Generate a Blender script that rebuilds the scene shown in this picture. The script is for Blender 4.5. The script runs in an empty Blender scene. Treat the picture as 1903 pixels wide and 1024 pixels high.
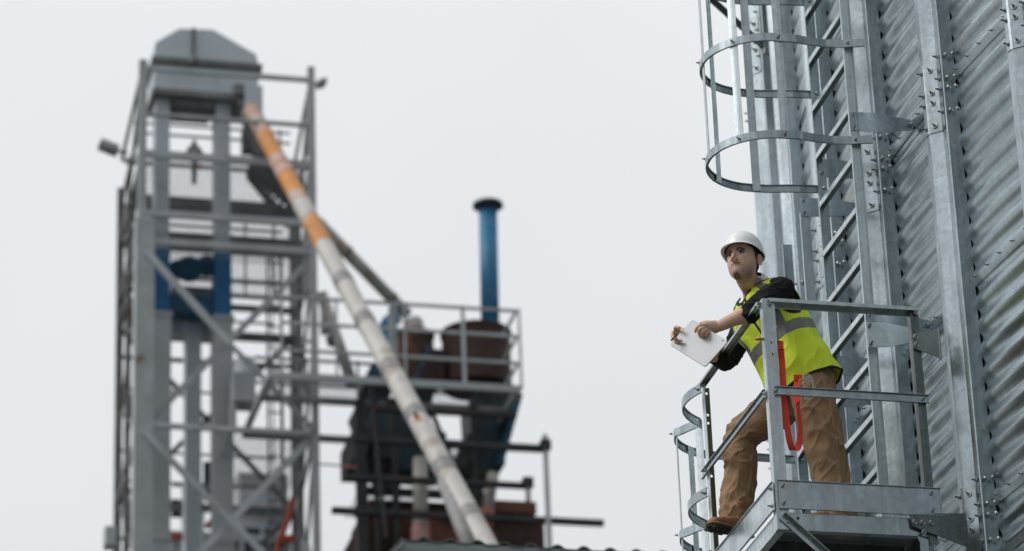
import bpy, bmesh, math, random
from mathutils import Vector, Matrix, noise
random.seed(7)
S = bpy.context.scene
COL = S.collection
# ------------------------------------------------------------------ camera
FPX = 6699.84; PITCH = 0.42180; ROLL = -0.03730; HEAD = 0.24180     # solved from the ladder and the platform
def _cam_axes():
    F = Vector((math.sin(HEAD)*math.cos(PITCH), math.cos(HEAD)*math.cos(PITCH), math.sin(PITCH)))
    R = Vector((math.cos(HEAD), -math.sin(HEAD), 0)); U = R.cross(F)
    return F, math.cos(ROLL)*R+math.sin(ROLL)*U, -math.sin(ROLL)*R+math.cos(ROLL)*U
CF, CR, CU = _cam_axes()
def at(px, py, Y):
    """point of the plane y=Y that stands at photo pixel (px,py)"""
    d = CF*FPX+CR*(px-951.5)+CU*(512-py)
    return d*(Y/d.y)
GZ = -1.6                                                            # ground height (eye at z=0)
cam_d = bpy.data.cameras.new('camera'); cam = bpy.data.objects.new('camera', cam_d); COL.objects.link(cam)
cam.matrix_world = Matrix((( CR.x, CU.x, -CF.x, 0), (CR.y, CU.y, -CF.y, 0), (CR.z, CU.z, -CF.z, 0), (0, 0, 0, 1)))
cam_d.sensor_width = 36; cam_d.lens = FPX*36/1903; cam_d.clip_end = 5000; cam_d.clip_start = .1
cam_d.dof.use_dof = True; cam_d.dof.focus_distance = 18.6; cam_d.dof.aperture_fstop = 2.2
S.camera = cam
# ------------------------------------------------------------------ world, sun, exposure
S.view_settings.view_transform = 'Standard'; S.view_settings.look = 'None'
S.view_settings.exposure = .19; S.view_settings.gamma = 1
SUN_EL, SUN_AZ = math.radians(46), math.radians(275)                 # azimuth clockwise from +Y
w = bpy.data.worlds.new('World'); S.world = w; w.use_nodes = True
nt = w.node_tree; nt.nodes.clear()
def N(t, **k):
    n = nt.nodes.new(t)
    for a, b in k.items(): setattr(n, a, b)
    return n
out = N('ShaderNodeOutputWorld'); bg = N('ShaderNodeBackground')
sky = N('ShaderNodeTexSky', sky_type='NISHITA'); sky.sun_disc = False
sky.sun_elevation = SUN_EL; sky.sun_rotation = SUN_AZ
tc = N('ShaderNodeTexCoord'); sep = N('ShaderNodeSeparateXYZ')
nz = N('ShaderNodeTexNoise'); nz.inputs['Scale'].default_value = 4.2; nz.inputs['Detail'].default_value = 3
nt.links.new(tc.outputs['Generated'], nz.inputs['Vector']); nt.links.new(tc.outputs['Generated'], sep.inputs[0])
cr = N('ShaderNodeValToRGB')                                         # cloud deck: thin light and thicker grey patches
cr.color_ramp.elements[0].position = .3; cr.color_ramp.elements[0].color = (.615, .63, .645, 1)
cr.color_ramp.elements[1].position = .62; cr.color_ramp.elements[1].color = (.675, .69, .70, 1)
nt.links.new(nz.outputs[0], cr.inputs[0])
el = N('ShaderNodeMapRange'); el.inputs[1].default_value = .0; el.inputs[2].default_value = 1.0
el.inputs[3].default_value = .80; el.inputs[4].default_value = 1.55
nt.links.new(sep.outputs[2], el.inputs[0])
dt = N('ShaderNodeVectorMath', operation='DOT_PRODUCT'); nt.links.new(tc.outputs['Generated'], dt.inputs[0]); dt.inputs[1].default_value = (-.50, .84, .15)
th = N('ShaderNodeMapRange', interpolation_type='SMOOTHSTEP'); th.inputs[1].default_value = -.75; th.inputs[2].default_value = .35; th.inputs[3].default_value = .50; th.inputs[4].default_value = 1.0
nt.links.new(dt.outputs['Value'], th.inputs[0])                      # added dimming of the unseen sky behind the camera, darkens faces turned that way
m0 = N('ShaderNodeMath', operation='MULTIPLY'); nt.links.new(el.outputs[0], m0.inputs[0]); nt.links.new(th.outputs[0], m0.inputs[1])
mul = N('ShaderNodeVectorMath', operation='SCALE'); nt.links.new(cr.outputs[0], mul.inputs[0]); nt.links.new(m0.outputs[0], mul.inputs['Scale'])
sk = N('ShaderNodeVectorMath', operation='SCALE'); nt.links.new(sky.outputs[0], sk.inputs[0]); sk.inputs['Scale'].default_value = .10
mx = N('ShaderNodeMix', data_type='RGBA'); mx.inputs[0].default_value = .95
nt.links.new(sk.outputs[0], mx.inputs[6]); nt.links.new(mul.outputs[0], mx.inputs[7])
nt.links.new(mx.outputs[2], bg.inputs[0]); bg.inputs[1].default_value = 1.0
nt.links.new(bg.outputs[0], out.inputs[0])
sd = bpy.data.lights.new('sun', 'SUN'); sd.energy = 1.3; sd.angle = math.radians(25); sd.color = (1, .97, .93)
sun = bpy.data.objects.new('sun', sd); COL.objects.link(sun)
sdir = Vector((math.sin(SUN_AZ)*math.cos(SUN_EL), math.cos(SUN_AZ)*math.cos(SUN_EL), math.sin(SUN_EL)))
sun.rotation_euler = sdir.to_track_quat('Z', 'Y').to_euler(); sun.location = (0, 0, 60)

# ------------------------------------------------------------------ materials
def mat(name, col, rough=.5, metal=0., var=.15, scale=6., stretch=(1, 1, 1), bump=.0, bscale=None, spots=None, spot_amt=.0, spot_scale=3., rvar=.0, rnd=.0, spec=.5, trans=0., alpha=1., spangle=0.):
    m = bpy.data.materials.new(name); m.use_nodes = True
    t = m.node_tree; b = t.nodes['Principled BSDF']
    def nn(k): return t.nodes.new(k)
    tcx = nn('ShaderNodeTexCoord'); mp = nn('ShaderNodeMapping'); mp.inputs['Scale'].default_value = stretch
    t.links.new(tcx.outputs['Object'], mp.inputs[0])
    n1 = nn('ShaderNodeTexNoise'); n1.inputs['Scale'].default_value = scale; n1.inputs['Detail'].default_value = 6; n1.inputs['Roughness'].default_value = .6
    t.links.new(mp.outputs[0], n1.inputs[0])
    r = nn('ShaderNodeMapRange'); r.inputs[1].default_value = .3; r.inputs[2].default_value = .7
    r.inputs[3].default_value = 1-var; r.inputs[4].default_value = 1+var
    t.links.new(n1.outputs[0], r.inputs[0])
    base = nn('ShaderNodeVectorMath'); base.operation = 'SCALE'; base.inputs[0].default_value = col[:3]
    t.links.new(r.outputs[0], base.inputs['Scale']); o = base.outputs[0]
    if spangle:                                                      # zinc crystals and long drip marks
        vo = nn('ShaderNodeTexVoronoi'); vo.inputs['Scale'].default_value = 42; t.links.new(tcx.outputs['Object'], vo.inputs['Vector'])
        sv = nn('ShaderNodeSeparateColor'); t.links.new(vo.outputs['Color'], sv.inputs[0])
        mr = nn('ShaderNodeMapRange'); mr.inputs[3].default_value = 1-spangle; mr.inputs[4].default_value = 1+spangle; t.links.new(sv.outputs[0], mr.inputs[0])
        q = nn('ShaderNodeVectorMath'); q.operation = 'SCALE'; t.links.new(o, q.inputs[0]); t.links.new(mr.outputs[0], q.inputs['Scale']); o = q.outputs[0]
        m9 = nn('ShaderNodeMapping'); m9.inputs['Scale'].default_value = (26, 26, .9); t.links.new(tcx.outputs['Object'], m9.inputs[0])
        n9 = nn('ShaderNodeTexNoise'); n9.inputs['Scale'].default_value = 1.; n9.inputs['Detail'].default_value = 4; t.links.new(m9.outputs[0], n9.inputs[0])
        r9 = nn('ShaderNodeMapRange'); r9.inputs[1].default_value = .35; r9.inputs[2].default_value = .65; r9.inputs[3].default_value = 1-spangle*1.3; r9.inputs[4].default_value = 1+spangle*.8; t.links.new(n9.outputs[0], r9.inputs[0])
        q = nn('ShaderNodeVectorMath'); q.operation = 'SCALE'; t.links.new(o, q.inputs[0]); t.links.new(r9.outputs[0], q.inputs['Scale']); o = q.outputs[0]
    if rnd:
        oi = nn('ShaderNodeObjectInfo'); rr = nn('ShaderNodeMapRange'); rr.inputs[3].default_value = 1-rnd; rr.inputs[4].default_value = 1+rnd
        t.links.new(oi.outputs['Random'], rr.inputs[0])
        q = nn('ShaderNodeVectorMath'); q.operation = 'SCALE'; t.links.new(o, q.inputs[0]); t.links.new(rr.outputs[0], q.inputs['Scale']); o = q.outputs[0]
    if spots:
        n2 = nn('ShaderNodeTexNoise'); n2.inputs['Scale'].default_value = spot_scale; n2.inputs['Detail'].default_value = 8; n2.inputs['Roughness'].default_value = .65
        t.links.new(tcx.outputs['Object'], n2.inputs[0])
        r2 = nn('ShaderNodeMapRange'); r2.inputs[1].default_value = .62-spot_amt*.3; r2.inputs[2].default_value = .72-spot_amt*.3
        t.links.new(n2.outputs[0], r2.inputs[0])
        mm = nn('ShaderNodeMix'); mm.data_type = 'RGBA'; t.links.new(r2.outputs[0], mm.inputs[0]); t.links.new(o, mm.inputs[6]); mm.inputs[7].default_value = (*spots, 1)
        o = mm.outputs[2]
    t.links.new(o, b.inputs['Base Color'])
    b.inputs['Metallic'].default_value = metal; b.inputs['Roughness'].default_value = rough
    b.inputs['Specular IOR Level'].default_value = spec
    if rvar:
        rv = nn('ShaderNodeMapRange'); rv.inputs[1].default_value = .3; rv.inputs[2].default_value = .7; rv.inputs[3].default_value = rough-rvar; rv.inputs[4].default_value = rough+rvar
        n4 = nn('ShaderNodeTexNoise'); n4.inputs['Scale'].default_value = scale*.35; n4.inputs['Detail'].default_value = 5
        t.links.new(mp.outputs[0], n4.inputs[0]); t.links.new(n4.outputs[0], rv.inputs[0]); t.links.new(rv.outputs[0], b.inputs['Roughness'])
    if bump:
        n3 = nn('ShaderNodeTexNoise'); n3.inputs['Scale'].default_value = bscale or scale*2; n3.inputs['Detail'].default_value = 4
        t.links.new(mp.outputs[0], n3.inputs[0])
        bp = nn('ShaderNodeBump'); bp.inputs['Strength'].default_value = bump; bp.inputs['Distance'].default_value = .01
        t.links.new(n3.outputs[0], bp.inputs['Height']); t.links.new(bp.outputs[0], b.inputs['Normal'])
    if trans: b.inputs['Transmission Weight'].default_value = trans
    if alpha < 1: b.inputs['Alpha'].default_value = alpha
    return m
M = {}
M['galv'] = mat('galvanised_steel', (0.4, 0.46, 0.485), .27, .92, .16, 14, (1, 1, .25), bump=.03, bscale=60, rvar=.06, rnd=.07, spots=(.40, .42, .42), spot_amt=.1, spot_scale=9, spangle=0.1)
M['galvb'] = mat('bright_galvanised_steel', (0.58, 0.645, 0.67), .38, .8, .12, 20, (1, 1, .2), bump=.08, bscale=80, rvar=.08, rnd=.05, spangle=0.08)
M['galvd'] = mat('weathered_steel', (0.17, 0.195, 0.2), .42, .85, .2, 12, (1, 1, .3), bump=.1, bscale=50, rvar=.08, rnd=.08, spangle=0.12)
M['wall'] = mat('corrugated_galvanised_sheet', (0.37, 0.43, 0.45), .265, 1., .10, 3, (1, 1, .35), rvar=.04, spots=(.42, .44, .42), spot_amt=.05, spot_scale=2.2, spangle=0.06)
M['zinc'] = mat('zinc_bolt', (0.48, 0.51, 0.52), .3, .9, .2, 60)
M['olive_refl'] = mat('steel_olive_reflection', (.20, .235, .17), .4, .75, .25, 8, (1, 1, .4), rvar=.1)  # dark green reflection on the far post flange, put into the base colour
M['deck'] = mat('dull_deck_steel', (.26, .285, .29), .5, .7, .2, 8, rvar=.1)
M['skin'] = None
M['orange_strap'] = mat('red_webbing', (0.88, 0.075, 0.04), .75, 0, .12, 90, bump=.3, bscale=300)
M['hiviz'] = mat('lime_high_visibility_mesh', (0.76, 0.93, 0.05), .85, 0, .06, 10, bump=.25, bscale=9)
M['tape'] = mat('grey_reflective_tape', (.20, .205, .205), .5, .15, .08, 30, bump=.15, bscale=20)
M['piping'] = mat('black_piping', (.012, .013, .014), .8)
M['black'] = mat('black_cotton', (.012, .014, .016), .9, 0, .25, 14, bump=.5, bscale=16, spec=.25)
M['canvas'] = mat('brown_work_canvas', (0.31, 0.2, 0.118), .9, 0, .13, 11, (1, 1, .6), bump=.6, bscale=14, spec=.2)
M['helmet'] = mat('white_helmet_plastic', (0.88, 0.89, 0.88), .3, 0, .03, 8)
M['dark'] = mat('dark_lining', (.014, .015, .016), .7)
M['hair'] = mat('dark_hair', (.022, .015, .011), .55, 0, .4, 60, (1, 1, .2))
M['boot'] = mat('brown_boot_leather', (0.26, 0.125, 0.055), .65, 0, .3, 30, bump=.3, bscale=60, spots=(.30, .16, .08), spot_amt=.2, spot_scale=18)
M['sole'] = mat('dark_rubber_sole', (.035, .028, .022), .8, 0, .3, 40)
M['welt'] = mat('tan_boot_welt', (.38, .22, .09), .7)
M['board'] = mat('pale_grey_board', (0.43, 0.44, 0.46), .45, .1, .05, 8)
M['copper'] = mat('tan_ring_metal', (.45, .27, .15), .45, .5, .2, 40)
M['goggle'] = mat('clear_goggle_plastic', (.85, .87, .87), .12, 0, .02, 8, trans=.85)
M['yellow'] = mat('yellow_tag', (.75, .38, .03), .6)
M['white_eye'] = mat('eye_white', (.42, .39, .37), .3)
M['iris'] = mat('dark_iris', (.03, .022, .018), .2)
# far plant
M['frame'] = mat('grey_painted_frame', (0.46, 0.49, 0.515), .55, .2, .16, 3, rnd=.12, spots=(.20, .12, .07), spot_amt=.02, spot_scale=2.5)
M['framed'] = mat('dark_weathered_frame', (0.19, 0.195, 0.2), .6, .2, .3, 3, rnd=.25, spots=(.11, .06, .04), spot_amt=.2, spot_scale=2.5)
M['elev'] = mat('grey_blue_elevator_paint', (0.54, 0.595, 0.64), .5, .1, .06, 1.5)
M['elevd'] = mat('darker_leg_paint', (0.43, 0.46, 0.485), .55, .1, .1, 1.5)
M['blue'] = mat('blue_machine_paint', (0.014, 0.15, 0.34), .5, .1, .15, 2)
M['blued'] = mat('dull_blue_paint', (.014,.085,.16), .6, .1, .3, 2, spots=(.02,.03,.04), spot_amt=.25, spot_scale=2)
M['bluel'] = mat('bright_blue_stack_paint', (0.02, 0.205, 0.38), .5, .05, .22, 1.4, (1, 1, .5), spots=(.10, .22, .32), spot_amt=.15, spot_scale=2)
M['dark_steel'] = mat('near_black_steel', (.035,.037,.04), .65, .1, .4, 3, spots=(.07,.04,.03), spot_amt=.2, spot_scale=2)  # near-black tone with brown spots for the frame under the cyclones
M['teal'] = mat('dark_blue_steel', (.016, .042, .062), .55, .1, .3, 1.5, spots=(.01, .07, .12), spot_amt=.02, spot_scale=1.2)
M['rust'] = mat('rusty_brown_steel', (.060, .034, .028), .8, .1, .4, 2.5, spots=(.20, .085, .045), spot_amt=.33, spot_scale=1.3)
M['rustd'] = mat('brown_drum_steel', (.062, .034, .029), .75, .1, .3, 2.5, spots=(.095, .055, .05), spot_amt=.2, spot_scale=2)
M['rustr'] = mat('red_rust_steel', (0.2, 0.085, 0.05), .8, .1, .3, 3, spots=(.05, .03, .025), spot_amt=.3, spot_scale=3)
M['pipe'] = mat('weathered_white_pipe', (.50, .485, .46), .6, .1, .12, 2.2, spots=(.34, .29, .25), spot_amt=.28, spot_scale=2.)
M['pipeo'] = mat('orange_rust_pipe', (.56, .245, .065), .7, .1, .18, 3, spots=(.50, .42, .36), spot_amt=.25, spot_scale=2.6)
M['pipep'] = mat('pinkish_pipe', (.50, .32, .26), .7, .1, .15, 3, spots=(.5, .46, .42), spot_amt=.35, spot_scale=2.5)
M['pink'] = mat('pink_hose', (.58, .33, .30), .6, 0, .15, 4)
M['red'] = mat('red_brown_hose', (.45, .14, .09), .6, 0, .15, 4)
M['joint'] = mat('dull_pipe_collar', (.24, .235, .235), .6, .2, .2, 6)
M['orange'] = mat('orange_painted_steel', (0.42, 0.075, 0.03), .6, 0, .2, 3)
M['roof'] = mat('grey_green_roof_sheet', (.15, .17, .165), .6, .1, .3, 3)
M['fasc'] = mat('pale_roof_edge_sheet', (.30, .34, .34), .5, .05, .25, 4, (.4, 1, 3))
M['cladding'] = mat('shed_cladding', (.30, .31, .30), .7, .1, .2, 1)
M['ground'] = mat('gravel_yard', (0.085, 0.088, 0.07), .9, 0, .3, .4, bump=.3, bscale=6)
M['concrete'] = mat('concrete', (.33, .32, .30), .85, 0, .15, 1)
M['lampgl'] = mat('lamp_glass', (.30, .32, .33), .2)

# ------------------------------------------------------------------ mesh helpers
class MB:
    def __init__(s): s.v = []; s.f = []; s.m = []
    def add(s, vs, fs, mi=0):
        o = len(s.v); s.v += [Vector(v) for v in vs]; s.f += [tuple(i+o for i in f) for f in fs]; s.m += [mi]*len(fs); return s
    def box(s, c, d, X=(1, 0, 0), Y=(0, 1, 0), Z=(0, 0, 1), mi=0):
        c = Vector(c); X = Vector(X)*d[0]/2; Y = Vector(Y)*d[1]/2; Z = Vector(Z)*d[2]/2
        vs = [c+X*a+Y*b+Z*e for a in (-1, 1) for b in (-1, 1) for e in (-1, 1)]
        return s.add(vs, [(0, 1, 3, 2), (4, 6, 7, 5), (0, 4, 5, 1), (2, 3, 7, 6), (0, 2, 6, 4), (1, 5, 7, 3)], mi)
    def bb(s, a, b, mi=0):                                           # axis box between two corners
        a, b = Vector(a), Vector(b); return s.box((a+b)/2, (abs(b.x-a.x), abs(b.y-a.y), abs(b.z-a.z)), mi=mi)
    def beam(s, a, b, w, h, up=(0, 0, 1), mi=0):                      # w across, h along up
        a, b = Vector(a), Vector(b); Y = (b-a); L = Y.length; Y = Y.normalized()
        X = Y.cross(Vector(up))
        if X.length < 1e-4: X = Y.cross(Vector((1, 0, 0)))
        X.normalize(); Z = X.cross(Y)
        return s.box((a+b)/2, (w, L, h), X, Y, Z, mi)
    def prof(s, pts, a, b, X, Z, mi=0, cap=True):                     # closed 2D profile swept from a to b
        a, b, X, Z = Vector(a), Vector(b), Vector(X), Vector(Z); n = len(pts)
        vs = [a+X*p[0]+Z*p[1] for p in pts]+[b+X*p[0]+Z*p[1] for p in pts]
        fs = [(i, (i+1) % n, n+(i+1) % n, n+i) for i in range(n)]
        if cap: fs += [tuple(range(n))[::-1], tuple(range(n, 2*n))]
        return s.add(vs, fs, mi)
    def tube(s, path, r, n=12, mi=0, cap=True, rs=None, flat=None):
        P = [Vector(p) for p in path]; o = []; T0 = None; X = None
        for i, p in enumerate(P):
            T = (P[min(i+1, len(P)-1)]-P[max(i-1, 0)]).normalized()
            if X is None:
                X = T.orthogonal().normalized() if flat is None else Vector(flat)
            X = (X-T*X.dot(T)).normalized(); Yv = T.cross(X)
            rr = rs[i] if rs else r
            ra, rb = rr if isinstance(rr, tuple) else (rr, rr)
            o += [p+X*(ra*math.cos(2*math.pi*k/n))+Yv*(rb*math.sin(2*math.pi*k/n)) for k in range(n)]
        fs = [(i*n+k, i*n+(k+1) % n, (i+1)*n+(k+1) % n, (i+1)*n+k) for i in range(len(P)-1) for k in range(n)]
        if cap: fs += [tuple(range(n))[::-1], tuple(range((len(P)-1)*n, len(P)*n))]
        return s.add(o, fs, mi)
    def ball(s, c, r, X=(1, 0, 0), Y=(0, 1, 0), Z=(0, 0, 1), n=16, k=10, mi=0):
        c = Vector(c); r = r if isinstance(r, tuple) else (r, r, r); X, Y, Z = Vector(X), Vector(Y), Vector(Z)
        vs = [c-Z*r[2]]
        for j in range(1, k):
            e = -math.pi/2+math.pi*j/k
            vs += [c+X*(r[0]*math.cos(e)*math.cos(2*math.pi*i/n))+Y*(r[1]*math.cos(e)*math.sin(2*math.pi*i/n))+Z*(r[2]*math.sin(e)) for i in range(n)]
        vs.append(c+Z*r[2]); L = len(vs)-1
        fs = [(0, 1+(i+1) % n, 1+i) for i in range(n)]
        fs += [(1+j*n+i, 1+j*n+(i+1) % n, 1+(j+1)*n+(i+1) % n, 1+(j+1)*n+i) for j in range(k-2) for i in range(n)]
        fs += [(L, 1+(k-2)*n+i, 1+(k-2)*n+(i+1) % n) for i in range(n)]
        return s.add(vs, fs, mi)
    def plate(s, o, X, Y, pts, th, mi=0):                             # flat polygon in the X,Y frame, thickness th along X x Y
        o, X, Y = Vector(o), Vector(X).normalized(), Vector(Y).normalized(); Zn = X.cross(Y)*th/2; n = len(pts)
        vs = [o+X*a+Y*b-Zn for a, b in pts]+[o+X*a+Y*b+Zn for a, b in pts]
        return s.add(vs, [(i, (i+1) % n, n+(i+1) % n, n+i) for i in range(n)]+[tuple(range(n))[::-1], tuple(range(n, 2*n))], mi)
    def holed(s, o, X, Y, xs, ys, holes, th, r, mi=0):
        """sheet cut into cells at xs, ys; cells listed in holes get a round hole through them"""
        o, X, Y = Vector(o), Vector(X).normalized(), Vector(Y).normalized(); Zn = X.cross(Y)*th/2
        for i in range(len(xs)-1):
            for j in range(len(ys)-1):
                q = [(xs[i], ys[j]), (xs[i+1], ys[j]), (xs[i+1], ys[j+1]), (xs[i], ys[j+1])]
                if (i, j) not in holes: s.plate(o, X, Y, q, th, mi); continue
                cx, cy = (xs[i]+xs[i+1])/2, (ys[j]+ys[j+1])/2; hx, hy = (xs[i+1]-xs[i])/2, (ys[j+1]-ys[j])/2; n = 16
                inn = []; ou = []
                for k in range(n):
                    a = 2*math.pi*k/n+math.pi/n*0; c, sn = math.cos(a), math.sin(a); m = max(abs(c), abs(sn))
                    inn.append((cx+r*c, cy+r*sn)); ou.append((cx+hx*c/m, cy+hy*sn/m))
                vs = [o+X*a+Y*b+Zn*g for L in (inn, ou) for g in (-1, 1) for a, b in L]
                fs = []
                for k in range(n):
                    l = (k+1) % n
                    fs += [(k, l, 2*n+l, 2*n+k), (n+k, 3*n+k, 3*n+l, n+l), (k, n+k, n+l, l)]
                s.add(vs, fs, mi)
        return s
    def obj(s, name, mats, parent=None, smooth=False, bevel=0, solid=0, norm=False):
        me = bpy.data.meshes.new(name); me.from_pydata([tuple(v) for v in s.v], [], s.f)
        mats = mats if isinstance(mats, (list, tuple)) else [mats]
        for m in mats: me.materials.append(M[m] if isinstance(m, str) else m)
        me.polygons.foreach_set('material_index', s.m)
        if norm:
            bm = bmesh.new(); bm.from_mesh(me); bmesh.ops.recalc_face_normals(bm, faces=bm.faces); bm.to_mesh(me); bm.free()
        if smooth: me.polygons.foreach_set('use_smooth', [True]*len(me.polygons))
        o = bpy.data.objects.new(name, me); COL.objects.link(o)
        if solid:
            k = o.modifiers.new('thickness', 'SOLIDIFY'); k.thickness = solid; k.offset = 0
        if bevel:
            k = o.modifiers.new('bevel', 'BEVEL'); k.width = bevel; k.segments = 1; k.limit_method = 'ANGLE'
        if parent is not None: attach(o, parent)
        return o
def attach(o, parent):
    o.parent = parent; o.matrix_parent_inverse = wm(parent).inverted()
def wm(o):
    m = o.matrix_parent_inverse @ o.matrix_basis if o.parent else o.matrix_basis.copy()
    return wm(o.parent) @ m if o.parent else m
def thing(name, label, cat, loc, group=None, kind=None):
    o = bpy.data.objects.new(name, None); COL.objects.link(o); o.location = loc; o.empty_display_size = .2
    return tag(o, label, cat, group, kind)
def tag(o, label, cat=None, group=None, kind=None):
    o['label'] = label
    if cat: o['category'] = cat
    if group: o['group'] = group
    if kind: o['kind'] = kind
    return o
V = Vector
# ---- bolts: nut end with thread, washer head; axis = +Z of the mesh
def bolt_mesh(kind):
    b = MB(); Zs = (0, 0, 1)
    if kind == 'nut':
        b.tube([(0, 0, 0), (0, 0, .003)], .0135, 14); b.tube([(0, 0, .003), (0, 0, .011)], .0095, 6); b.tube([(0, 0, .011), (0, 0, .026)], .0048, 8, mi=1)
    elif kind == 'washer':
        b.tube([(0, 0, 0), (0, 0, .003)], .0175, 18); b.tube([(0, 0, .003), (0, 0, .011)], .0095, 6); b.tube([(0, 0, .011), (0, 0, .024)], .0052, 8, mi=1)
    else:
        b.tube([(0, 0, 0), (0, 0, .004), (0, 0, .009)], .01, 10, rs=[.0115, .0105, .006])
    me = bpy.data.meshes.new('bolt_'+kind); me.from_pydata([tuple(v) for v in b.v], [], b.f)
    for q in ('zinc', 'galvd'): me.materials.append(M[q])
    me.polygons.foreach_set('material_index', b.m)
    return me
BM = {k: bolt_mesh(k) for k in ('nut', 'washer', 'head')}
def bolt(kind, p, n, parent, name='bolt', sc=1.):
    o = bpy.data.objects.new(name, BM[kind]); COL.objects.link(o)
    q = V(n).to_track_quat('Z', 'Y') @ Matrix.Rotation(random.uniform(0, 1.), 3, 'Z').to_quaternion()
    o.matrix_basis = Matrix.Translation(V(p)) @ q.to_matrix().to_4x4() @ Matrix.Scale(sc, 4)
    attach(o, parent); return o
def struct(name, b, m, **k):
    o = b.obj(name, m, **k); o['kind'] = 'structure'; return o

# ================================================================== GROUND
g = MB(); g.add([(-900, -900, GZ), (900, -900, GZ), (900, 900, GZ), (-900, 900, GZ)], [(0, 1, 2, 3)])
struct('ground', g, 'ground')

# ================================================================== GRAIN SILO
K = .30/.33
XC, YC, RS = 19.8309, 16.9882, 13.4209
ZS1, RING = 8.7891, 1.2109
PITCHC = RING/9
def cyl(phi, r, z): return V((XC-r*math.cos(phi), YC+r*math.sin(phi), z))
def rad(phi): return V((-math.cos(phi), math.sin(phi), 0))           # outward
def tan(phi): return V((math.sin(phi), math.cos(phi), 0))            # towards +phi (far)
silo = thing('grain_silo', 'tall round corrugated galvanised grain silo with bolted vertical ribs, filling the right side', 'silo', (XC, YC, GZ))
phis = [-math.pi+.5+i*.06 for i in range(int((math.pi-.5-.32)/.06)+1)]
phis += [-.30+i*.008 for i in range(88)]
phis += [.41+i*.06 for i in range(int((2*math.pi-.88)/.06)-43)]
def make_ring(k):
    z0 = ZS1+k*RING; vis = -4 <= k <= 2
    n = 9*(12 if vis else 4); b = MB(); vs = []
    ph = []
    a = -.34
    while a < .42: ph.append(a); a += .008 if vis else .05
    rest = 2*math.pi-(.42+.34); m = 70
    ph += [.42+rest*i/m for i in range(m)]
    zl = [z0-.045+(.045 if False else 0)]+[z0+RING*j/n for j in range(n+1)]
    for p in ph:
        for j, z in enumerate(zl):
            t = (z-z0)/RING
            c = math.cos(2*math.pi*(z-z0)/PITCHC)
            rr = RS+.0100*c+.0045*(1-max(0, t))
            w_ = .0
            vs.append(cyl(p, rr+w_, z))
    L = len(zl); P_ = len(ph)
    fs = [(i*L+j, i*L+j+1, ((i+1) % P_)*L+j+1, ((i+1) % P_)*L+j) for i in range(P_) for j in range(L-1)]
    b.add(vs, fs)
    o = b.obj('wall_ring', 'wall', silo, smooth=True)
    return o
k0 = -8
rings = {}
for k in range(-8, 6): rings[k] = make_ring(k)
rf = MB()
zt = ZS1+6*RING; n = 72
vs = [cyl(2*math.pi*i/n, RS+.25, zt-.05) for i in range(n)]+[cyl(2*math.pi*i/n, .6, zt+6.5) for i in range(n)]
rf.add(vs, [(i, (i+1) % n, n+(i+1) % n, n+i) for i in range(n)]+[tuple(range(n, 2*n))])
rf.obj('roof', 'galv', silo, solid=.01)
bf = MB(); vs = [cyl(2*math.pi*i/n, RS+.3, GZ) for i in range(n)]+[cyl(2*math.pi*i/n, RS+.3, GZ+.75) for i in range(n)]
bf.add(vs, [(i, (i+1) % n, n+(i+1) % n, n+i) for i in range(n)]+[tuple(range(n, 2*n))]); bf.obj('foundation', 'concrete', silo)
# seam bolts
DPH = .074; PH0 = .012
for k in (-3, -2, -1, 0, 1):
    z = ZS1+k*RING
    for bay in (-2, -1, 0, 1):
        pa = PH0+bay*DPH; 
        for q in range(6):
            p = pa+.0095+ .0112*q
            if k in (1,) and bay != -2 and bay != -1: continue
            if k == -3 and bay not in (-2, -1): continue
            bolt('nut', cyl(p, RS+.0118, z+.0), rad(p), rings[k], sc=.62)
# vertical ribs
PROF = [(.0, -.078), (.068, -.072), (.072, -.068), (.072, -.020), (.120, .030), (.126, .036), (.126, .078), (.120, .084), (.072, .134), (.072, .175), (.0, .185)]
SPL = [ZS1-.002+.45+0, ZS1]
def aty_z(px, py, Y): return at(px, py, Y).z
SPZ = aty_z(1722, 182, 16.16)                                         # middle of the splice plates
def make_rib(i, z0, z1, detail):
    p0 = PH0+i*DPH; R_, T_ = rad(p0), tan(p0); base = cyl(p0, RS, 0)
    b = MB(); pts = PROF; n_ = len(pts)
    nz_ = 2
    vs = [base+R_*u+T_*t+V((0, 0, z)) for z in (z0, z1) for u, t in pts]
    b.add(vs, [(j, j+1, n_+j+1, n_+j) for j in range(n_-1)])
    rib = b.obj('stiffener', 'galv', silo, solid=.004)
    for s_ in range(-4, 3):
        zc = SPZ+s_*2*RING
        if not z0 < zc < z1: continue
        off = .0045; sp = [(.072+off, -.066), (.072+off, -.021-off*.4), (.122+off*.7, .029-off*.2), (.126+off, .040), (.126+off, .074)]
        b = MB(); hz = .205
        vs = [base+R_*u+T_*t+V((0, 0, z)) for z in (zc-hz, zc+hz) for u, t in sp]; n2 = len(sp)
        b.add(vs, [(j, j+1, n2+j+1, n2+j) for j in range(n2-1)])
        if detail and abs(s_) <= 2:
            pl = b.obj('splice_plate', 'galv', rib, solid=.004)
            for dz in (.165, .03, -.03, -.165):
                z = V((0, 0, zc+dz)); nd = (R_*.5-T_*.5).normalized()
                bolt('washer', base+R_*.105+T_*.009+z+nd*.006, nd, rib)
                bolt('nut', base+R_*.134+T_*.058+z+V((0, 0, .0)), R_, rib)
                bolt('nut', base+R_*.08+T_*-.045+z+V((0, 0, .06)), R_, rib)
                for u_ in (.018, .05): bolt('head', base+R_*u_+T_*(-.079-.0006/u_)+z+V((0, 0, .055)), -T_, rib)
    return rib
for i in range(-3, 6):
    make_rib(i, GZ+.75, ZS1+6*RING-.1, -3 <= i <= 5)
for i in range(6, 82): make_rib(i, GZ+.75, ZS1+6*RING-.1, False)

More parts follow.
